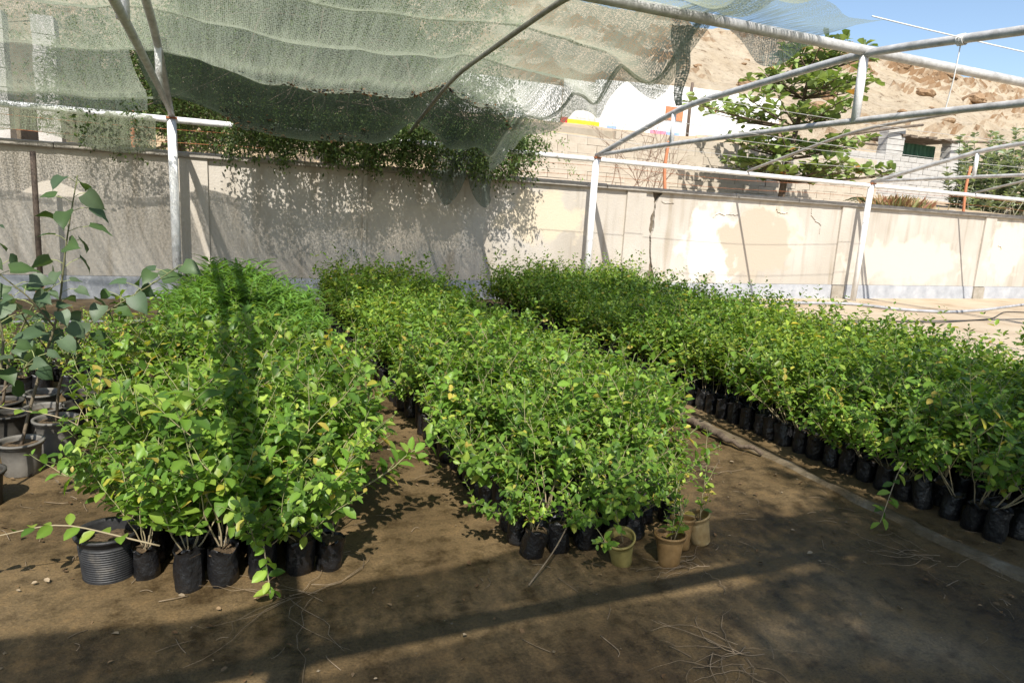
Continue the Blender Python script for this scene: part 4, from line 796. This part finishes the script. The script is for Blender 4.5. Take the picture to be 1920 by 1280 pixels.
# the remaining plants: one mass
mb = MB(); LB = MB(); bt = bag_mesh(55, 9); bV = np.concatenate(bt.V)[:]; bF = bt.F
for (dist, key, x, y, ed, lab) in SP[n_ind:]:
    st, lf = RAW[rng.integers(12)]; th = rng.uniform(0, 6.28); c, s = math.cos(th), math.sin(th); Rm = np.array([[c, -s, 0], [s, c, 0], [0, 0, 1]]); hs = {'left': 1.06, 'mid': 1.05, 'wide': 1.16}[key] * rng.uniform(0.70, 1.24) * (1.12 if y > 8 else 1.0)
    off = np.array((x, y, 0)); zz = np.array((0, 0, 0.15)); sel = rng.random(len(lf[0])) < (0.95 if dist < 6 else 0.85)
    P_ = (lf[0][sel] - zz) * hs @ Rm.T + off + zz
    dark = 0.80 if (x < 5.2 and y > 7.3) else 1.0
    leaves(mb, 'lo', P_, lf[1][sel] @ Rm.T, lf[2][sel] @ Rm.T, lf[3][sel] * 1.08, lf[4][sel] * rng.uniform(0.80, 1.12) * (1 + np.array((0.55, 0.32, 0.2)) * np.clip((fbm(np.array([x * 0.9]), np.array([y * 0.9]), 3, 88)[0] - 0.42) * 4, 0, 1) * (1.0 if x > 4.4 else 0.35)), 0)  # yellower, brighter patches, strongest in the wide bed, paint sunlight into the leaf tint
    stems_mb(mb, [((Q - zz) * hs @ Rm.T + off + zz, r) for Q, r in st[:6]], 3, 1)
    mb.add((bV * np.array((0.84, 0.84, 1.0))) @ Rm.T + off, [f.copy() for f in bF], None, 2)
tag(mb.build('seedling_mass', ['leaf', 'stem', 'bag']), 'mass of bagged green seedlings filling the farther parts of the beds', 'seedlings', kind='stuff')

# narrow-leaved plants at the far end of the narrow bed
NV = []
for s in range(6):
    r_ = np.random.default_rng(500 + s); a_ = MB(); b_ = MB(); st = []; P, D, U, Z, C = [], [], [], [], []
    for i in range(7):
        th = i * 2.4; d = unit(np.array((math.cos(th) * 0.28, math.sin(th) * 0.28, 1)) + r_.normal(0, 0.08, 3)); L = r_.uniform(0.38, 0.56); Q = smooth_path([(0, 0, 0.15), d * L * 0.5 + (0, 0, 0.15), d * L + (0, 0, 0.15)], 8); st.append((Q, 0.003))
        for k in range(34):
            t = r_.uniform(0.25, 1); p = np.array([np.interp(t, np.linspace(0, 1, 8), Q[:, c]) for c in range(3)]); az = k * 2.4; v = np.array((math.cos(az), math.sin(az), r_.uniform(0.2, 1.1))); P.append(p); D.append(v); U.append((r_.normal(0, 0.2), r_.normal(0, 0.2), 1)); Z.append(r_.uniform(0.08, 0.15)); C.append(np.array((0.11, 0.215, 0.04)) * r_.uniform(0.7, 1.35))
    stems_mb(a_, st); leaves(b_, 'lance', np.array(P), np.array(D), np.array(U), np.array(Z), np.array(C)); NV.append((a_.mesh('stems', 'stem'), b_.mesh('foliage', 'leaf')))
for i in range(8):
    for j in range(12):
        x = -0.34 + 0.165 * i + rng.normal(0, 0.015); y = 5.8 + 0.19 * j + rng.normal(0, 0.015)
        if i > 6 and j < 3: continue
        o = empty('narrow_leaved_seedling', (x, y, 0)); tag(o, 'feathery narrow-leaved plant, %s row behind the bagged seedlings, %s from the sapling side' % (ordn(j), ordn(i)), 'seedling', 'narrow-leaved plants by the tall white post'); rz = rng.uniform(0, 6.28); hs = rng.uniform(0.95, 1.15) * (1.2 - 0.09 * abs(i - 3)) * (0.9 if j < 3 else 1.05)
        obj('bag', bags[rng.integers(4)], o, None, (0, 0, rz)); obj('soil', soils[0], o)
        for nm, me in zip(('stems', 'foliage'), NV[rng.integers(6)]): c = obj(nm, me, o, None, (0, 0, rz)); c.scale = (hs, hs, hs)
# short sparse seedlings left of the narrow bed
SH = []
for s in range(4):
    r_ = np.random.default_rng(700 + s); st, lf = plant_geo(r_, 0.26, 4, 0.55, 0.045, 0.75, yellow=0.08); a_ = MB(); stems_mb(a_, st); b_ = MB(); leaves(b_, 'oval', lf[0], lf[1], lf[2], lf[3], lf[4]); SH.append((a_.mesh('stems', 'stem'), b_.mesh('foliage', 'leaf')))
for i in range(9):
    for j in range(7):
        x = -2.25 + 0.2 * i + rng.normal(0, 0.03); y = 6.1 + 0.24 * j + rng.normal(0, 0.04)
        if rng.random() < 0.2: continue
        o = empty('short_seedling', (x, y, 0)); tag(o, 'short sparse bagged seedling behind the saplings, %s row back, %s from the narrow bed' % (ordn(j), ordn(8 - i)), 'seedling', 'short seedlings behind the saplings'); rz = rng.uniform(0, 6.28)
        obj('bag', bags[rng.integers(4)], o, None, (0, 0, rz)); obj('soil', soils[0], o)
        for nm, me in zip(('stems', 'foliage'), SH[rng.integers(4)]): obj(nm, me, o, None, (0, 0, rz))

# ------------------------------------------------------------------ pots
def pot(name, loc, r, h, m, label, group=None, cat='pot', ribs=0, tilt=(0, 0), soilz=0.8, rim=0.012, taper=0.8, parent_only=False):
    root = tag(empty(name, loc, (tilt[0], tilt[1], rng.uniform(0, 6))), label, cat, group); prof = [(0.001, 0.0), (r * taper, 0.0), (r * taper + 0.004, 0.006)]
    if ribs:
        for i in range(ribs * 4): t = (i + 0.5) / (ribs * 4); prof.append((r * (taper + (0.97 - taper) * t) + 0.003 * math.sin(i * math.pi / 2), h * (0.04 + 0.74 * t)))
    else:
        for t in (0.3, 0.6, 0.85): prof.append((r * (taper + (0.97 - taper) * t), h * t))
    prof += [(r * 0.975, h * 0.86), (r + rim * 0.3, h * 0.87), (r + rim * 0.3, h * 0.93), (r + rim, h * 0.94), (r + rim, h), (r - 0.003, h), (r * 0.965, h * 0.93), (r * (taper + (0.95 - taper) * soilz), h * soilz - 0.01)]
    mb = MB(); mb.lathe(prof, 36, wob=0.0); mb.build('shell', m, root)
    s_ = MB(); k = 20; th = np.arange(k) * 2 * math.pi / k; rs = r * (taper + (0.97 - taper) * soilz) - 0.002; V = [(0, 0, h * soilz + 0.004)] + [(rs * math.cos(t), rs * math.sin(t), h * soilz + rng.normal(0, 0.003)) for t in th]; s_.add(V, [np.array([[0, 1 + i, 1 + (i + 1) % k] for i in range(k)])]); s_.build('soil', 'compost', root)
    return root
pot('nursery_pot', (-0.45, 3.08, 0), 0.115, 0.20, 'potblack', 'big empty-looking ribbed black pot at the front corner of the narrow bed', None, ribs=14, soilz=0.74, taper=0.86)
for (x, y, r, h, m, tl, lb) in ((1.72, 2.50, 0.068, 0.165, 'cupy', (-0.16, 0.34), 'tilted yellow translucent plastic cup, cut away at one side'), (1.93, 2.42, 0.071, 0.15, 'cupo', (0.03, -0.05), 'brownish yellow plastic cup with roots at its foot beside the tilted cup'), (2.08, 2.53, 0.058, 0.155, 'cupo', (0.0, 0.16), 'brownish cup half hidden behind the two end cups'), (2.22, 2.55, 0.070, 0.15, 'cupw', (-0.12, 0.26), 'pale rimmed yellow cup at the outer corner of the long bed')):
    root = pot('plastic_cup', (x, y, 0.0), r, h, m, lb, 'yellow cups at the end of the long bed', 'cup', tilt=tl, soilz=0.7, rim=0.005, taper=0.66)
    st, lf = plant_geo(np.random.default_rng(int(x * 1000)), 0.34, 2, 0.5, 0.05, 0.7, (0.3, 0), z0=h * 0.7, yellow=0.12); a_ = MB(); stems_mb(a_, st); a_.build('stems', 'stem', root); b_ = MB(); leaves(b_, 'oval', lf[0], lf[1], lf[2], lf[3], lf[4]); b_.build('foliage', 'leaf', root)

def heart_sapling(name, loc, r, h, m, label, paths, nleaf, plab=None):
    root = pot(name, loc, r, h, m, label, None, 'sapling', soilz=0.86); root.rotation_euler = (0, 0, 0); base = np.array(loc)
    sm = MB(); pos, d, up, sz, col = [], [], [], [], []; pet = MB()
    for pi, ctrl in enumerate(paths):
        Q = smooth_path(ctrl, 20) - base; sm.tube(Q, np.linspace(0.010 if pi == 0 else 0.006, 0.003, 20), 6, np.linspace(0, 1, 20)[:, None] * np.array((0.12, 0.13, 0.06)) + (1 - np.linspace(0, 1, 20)[:, None]) * np.array((0.14, 0.105, 0.075)))
        for k in range(nleaf[pi]):
            t = 0.30 + 0.70 * (k + rng.random() * 0.6) / nleaf[pi]; t = min(t, 1); p = np.array([np.interp(t, np.linspace(0, 1, 20), Q[:, c]) for c in range(3)]); th = k * 2.4 + rng.random(); v = unit(np.array((math.cos(th), math.sin(th) * 0.9, 0.25 + 0.4 * rng.random()))); L = rng.uniform(0.06, 0.11); e = p + v * L
            pet.tube([p, p + v * L * 0.5 + (0, 0, 0.008), e], 0.0018, 4, (0.30, 0.33, 0.14), cap=False); pos.append(e); d.append(unit(v * 0.8 + np.array((0, 0, -rng.uniform(0.1, 1.1))))); up.append(unit(np.array((-0.2, -0.55, 0.8)) + rng.normal(0, 0.35, 3))); sz.append(rng.uniform(0.07, 0.135)); c = np.array([(0.055, 0.092, 0.045), (0.08, 0.118, 0.062), (0.048, 0.085, 0.026)])[rng.integers(3)] * rng.uniform(0.8, 1.25); col.append((0.15, 0.09, 0.045) if rng.random() < 0.04 else c)
    sm.build('stem', 'stem', root); tag(pet.build('leaf_stalks', 'stem', root), kind='stuff'); cr = MB(); leaves(cr, 'heart', np.array(pos), np.array(d), np.array(up), np.array(sz), np.array(col)); cr.build('foliage', 'big', root)
heart_sapling('potted_sapling', (-1.04, 4.40, 0), 0.105, 0.19, 'potgrey', 'tallest heart-leaved sapling in a grey plastic pot', [[(-1.04, 4.4, 0.15), (-0.97, 4.45, 0.45), (-0.83, 4.5, 0.9), (-0.79, 4.5, 1.2), (-0.75, 4.5, 1.42), (-0.70, 4.5, 1.66)], [(-0.85, 4.5, 0.8), (-0.95, 4.4, 1.0), (-1.1, 4.4, 1.15)]], [26, 9])
heart_sapling('potted_sapling', (-0.93, 4.74, 0), 0.115, 0.21, 'potgrey', 'heart-leaved sapling with a long branch leaning towards the white post, in a beige-grey pot', [[(-0.93, 4.74, 0.17), (-0.90, 4.7, 0.42), (-0.76, 4.65, 0.78), (-0.47, 4.6, 0.98), (-0.32, 4.6, 1.08), (-0.22, 4.6, 1.16)], [(-0.86, 4.7, 0.5), (-1.0, 4.6, 0.8), (-1.05, 4.5, 1.0)]], [24, 9])
heart_sapling('potted_sapling', (-1.12, 3.98, 0), 0.10, 0.18, 'potdark', 'heart-leaved sapling with drooping leaves in a dark pot beside the ribbed pot', [[(-1.12, 3.98, 0.15), (-1.06, 4.1, 0.5), (-1.02, 4.2, 0.8), (-1.08, 4.2, 1.15), (-1.10, 4.2, 1.42)], [(-1.03, 4.1, 0.55), (-0.92, 4.1, 0.68), (-0.86, 4.05, 0.74)]], [20, 7])
heart_sapling('potted_sapling', (-1.36, 4.62, 0), 0.11, 0.2, 'potdark', 'heart-leaved sapling in a dark pot behind the tallest sapling', [[(-1.36, 4.62, 0.17), (-1.3, 4.6, 0.6), (-1.22, 4.6, 0.95), (-1.25, 4.6, 1.25)]], [15])
heart_sapling('potted_sapling', (-1.32, 5.25, 0), 0.11, 0.2, 'potdark', 'low heart-leaved sapling in a dark pot among the empty pots', [[(-1.32, 5.25, 0.17), (-1.25, 5.2, 0.5), (-1.1, 5.2, 0.85), (-0.95, 5.1, 0.98)]], [14])
for i, (x, y) in enumerate(((-0.86, 5.12), (-1.06, 5.08), (-1.22, 4.98), (-0.90, 5.42), (-1.14, 5.46), (-1.42, 5.6), (-0.86, 5.72), (-1.6, 5.0), (-1.3, 4.24))):
    root = pot('plant_pot', (x, y, 0), 0.105, 0.19, ('potdark', 'potgrey')[i % 3 == 1], 'dark plastic pot of dry soil standing among the saplings', 'pots among the saplings')

# ------------------------------------------------------------------ litter, twigs, hoses
mb = MB(); n = 900; px = rng.uniform(-1.6, 5.2, n); py = rng.uniform(1.3, 5.0, n); k = (fbm(px * 1.5, py * 1.5, 3, 5) > 0.42) & ~((px > -0.4) & (px < 0.56) & (py > 2.8)) & ~((px > 1.3) & (px < 2.3) & (py > 2.65)); px, py = px[k], py[k]; n = len(px)
leaves(mb, 'lo', np.c_[px, py, np.full(n, 0.012)], np.c_[rng.normal(size=(n, 2)), rng.normal(0, 0.15, n)], np.c_[rng.normal(0, 0.3, (n, 2)), np.ones(n)], rng.uniform(0.008, 0.036, n), np.array([(0.20, 0.135, 0.075), (0.15, 0.09, 0.045), (0.27, 0.21, 0.14), (0.10, 0.065, 0.035)])[rng.integers(4, size=n)] * rng.uniform(0.7, 1.2, (n, 1)))
tag(mb.build('leaf_litter', 'dead'), 'dry leaf scraps scattered over the damp soil', 'leaf litter', kind='stuff')
mb = MB()
for k in range(240):
    p = np.array((rng.uniform(-1.4, 4.6), rng.uniform(1.3, 4.2), 0.008)); th = rng.uniform(0, 6.28); L = rng.uniform(0.02, 0.14); e = p + np.array((math.cos(th), math.sin(th), 0)) * L; mb.tube(smooth_path([p, (p + e) / 2 + np.r_[rng.normal(0, 0.2 * L, 2), 0.006], e], 7), rng.uniform(0.0008, 0.0022), 3)
tag(mb.build('twig_litter', 'twig'), 'fine dry twigs and root threads strewn over the soil', 'twigs', kind='stuff')
mb = MB(); 
for k in range(220):
    s_ = rng.uniform(0.002, 0.008); c = (rng.uniform(-1.6, 5.0), rng.uniform(1.3, 5.0), 0.006); V = np.array([(1, 0, 0), (0, 1, 0), (-1, 0, 0), (0, -1, 0), (0, 0, 0.8), (0, 0, -0.5)]) * s_ * rng.uniform(0.7, 1.3, (6, 3)) + c; mb.add(V, [np.array([[0, 1, 4], [1, 2, 4], [2, 3, 4], [3, 0, 4], [1, 0, 5], [2, 1, 5], [3, 2, 5], [0, 3, 5]])])
tag(mb.build('grit', 'kerb', smooth=False), 'small grit lying on the soil', 'grit', kind='stuff')
for (c, L, k, lb) in (((0.30, 2.62), 0.55, 12, 'tangle of thin pale roots in front of the black bags'), ((1.75, 1.72), 0.42, 16, 'bundle of dry pale roots on bare soil beside the round shadow'), ((3.25, 2.05), 0.40, 10, 'dry branched twig lying on the shaded soil'), ((2.02, 2.36), 0.25, 14, 'mat of fine roots at the foot of the plastic cups'), ((3.0, 3.35), 0.3, 10, 'wisp of dry roots beside the kerb')):
    root = tag(empty('root_tangle', (c[0], c[1], 0)), lb, 'roots')
    for i in range(k):
        th = rng.uniform(0, 6.28) if rng.random() < 0.5 else rng.normal(2.9, 0.5); l_ = L * rng.uniform(0.4, 1.1); p = np.r_[rng.normal(0, 0.05, 2), 0.012]; Q = [p]
        for s_ in range(8): th += rng.normal(0, 0.35); Q.append(Q[-1] + np.array((math.cos(th), math.sin(th), 0)) * l_ / 8)
        Q = np.array(Q); Q[:, 2] = 0.010 + 0.012 * rng.random(len(Q)); m_ = MB(); m_.tube(Q, np.linspace(0.0016, 0.0006, len(Q)) * rng.uniform(0.6, 1.3), 4); m_.build('root', 'twig', root)
cordline('water_pipe', [(6.9, 10.62, 0.05), (10.8, 10.6, 0.05), (12.5, 10.45, 0.05), (12.75, 9.62, 0.05), (13.7, 9.2, 0.05), (15.2, 9.45, 0.05), (18.0, 10.25, 0.05), (22, 10.6, 0.05)], 0.035, 'hose', 'grey plastic water pipe winding over the pale ground by the wall', None, 'pipe', 0, 60)
cordline('black_hose', [(10.2, 8.6, 0.03), (12.0, 8.2, 0.03), (14.0, 8.5, 0.03), (15.5, 9.2, 0.06), (17.0, 8.9, 0.03), (20, 8.8, 0.03)], 0.012, 'black', 'thin black hose trailing from the grey water pipe', None, 'hose', 0, 50)
cordline('thin_hose', [(6.9, 5.6, 0.028), (8.0, 5.0, 0.028), (9.4, 4.6, 0.028), (11.5, 4.4, 0.028)], 0.012, 'black', 'dark hose lying on the pale ground beside the wide bed', None, 'hose', 0, 40)
cordline('irrigation_pipe', [(-3.5, 9.4, 0.03), (-1.0, 9.3, 0.03), (1.2, 9.9, 0.03), (4.0, 10.2, 0.03)], 0.02, 'hose', 'grey irrigation pipe on the soil behind the narrow-leaved plants', None, 'pipe', 0, 40)
mb = MB(); mb.tube(smooth_path([(3.36, 4.42, 0.05), (3.42, 4.1, 0.045), (3.38, 3.8, 0.05), (3.47, 3.45, 0.04)], 18) + rng.normal(0, 0.012, (18, 3)), np.linspace(0.034, 0.015, 18) * rng.uniform(0.75, 1.2, 18), 8); tag(mb.build('dead_root', 'bark', smooth=True), 'thick dead root lying along the kerb of the wide bed', 'root')
# long bare shoots reaching out of the beds
for (pts, lb) in (([(1.55, 2.62, 0.30), (1.36, 2.5, 0.12), (1.2, 2.42, 0.02)], 'pale cut stick leaning from the bags of the long bed onto the soil'),):
    mb = MB(); mb.tube(smooth_path(pts, 12), np.linspace(0.003, 0.004, 12), 5); tag(mb.build('stick', 'twig'), lb, 'stick')
r_ = np.random.default_rng(9)
for (p, e, lb) in (((-0.25, 2.95, 0.16), (-0.95, 3.05, 0.22), 'long leafy shoot arching out over the ribbed black pot'), ((-0.3, 3.3, 0.35), (-0.98, 3.62, 0.62), 'long leafy shoot reaching from the narrow bed to the grey pots'), ((0.5, 3.5, 0.25), (1.12, 3.5, 0.16), 'long leafy shoot reaching across the walkway between the beds'), ((0.12, 2.86, 0.22), (0.16, 2.62, 0.06), 'leafy shoot drooping to the soil in front of the black bags'), ((3.75, 2.6, 0.3), (3.25, 2.35, 0.06), 'leafy shoot bending over the kerb onto the shaded soil')):
    p, e = np.array(p), np.array(e); Q = smooth_path([p, (p + e) / 2 + (0, 0, 0.10), e], 14); root = tag(empty('leafy_shoot', tuple(p)), lb, 'shoot'); mb = MB(); mb.tube(Q - p, np.linspace(0.004, 0.0018, 14), 5, (0.30, 0.25, 0.16)); mb.build('stem', 'stem', root)
    k = 8; t = np.clip(np.repeat(np.linspace(0.2, 1, k), 2) + r_.normal(0, 0.03, 2 * k), 0, 1); pos = np.stack([np.interp(t, np.linspace(0, 1, 14), Q[:, c]) for c in range(3)], -1) - p; sd = np.cross(unit(e - p), (0, 0, 1)); sg = np.tile([1, -1], k)[:, None]; dd = sd * sg + unit(e - p) * 0.6 + r_.normal(0, 0.55, (2 * k, 3)); b_ = MB(); leaves(b_, 'oval', pos, dd, np.tile((0, -0.3, 1.0), (2 * k, 1)) + r_.normal(0, 0.3, (2 * k, 3)), r_.uniform(0.045, 0.078, 2 * k), PAL[r_.integers(1, 5, 2 * k)] * r_.uniform(0.9, 1.2, (2 * k, 1))); b_.build('foliage', 'leaf', root)

# ------------------------------------------------------------------ unseen tree added behind the viewer to dapple the foreground with shade
sp = blob_points([(3.2, -2.6, 5.0, 1.5, 1.0, 0.9), (1.6, -3.3, 5.4, 1.6, 1.1, 0.9), (4.6, -1.6, 4.6, 1.1, 0.9, 0.7), (-1.2, -3.2, 4.8, 1.2, 0.8, 0.8), (3.4, -1.0, 4.6, 1.4, 0.9, 0.6), (1.9, -1.6, 4.6, 0.9, 0.6, 0.5)], 760)
fine_tree('added_shade_tree', 'leafy tree added out of view behind the viewpoint to shade the foreground', sp, 0.11, [(0.07, 0.13, 0.03), (0.10, 0.17, 0.035)], [(2.4, -4.2, 0), (2.4, -4.1, 2.0), (2.5, -3.6, 4.2)], 30, 0.5, 0.2)
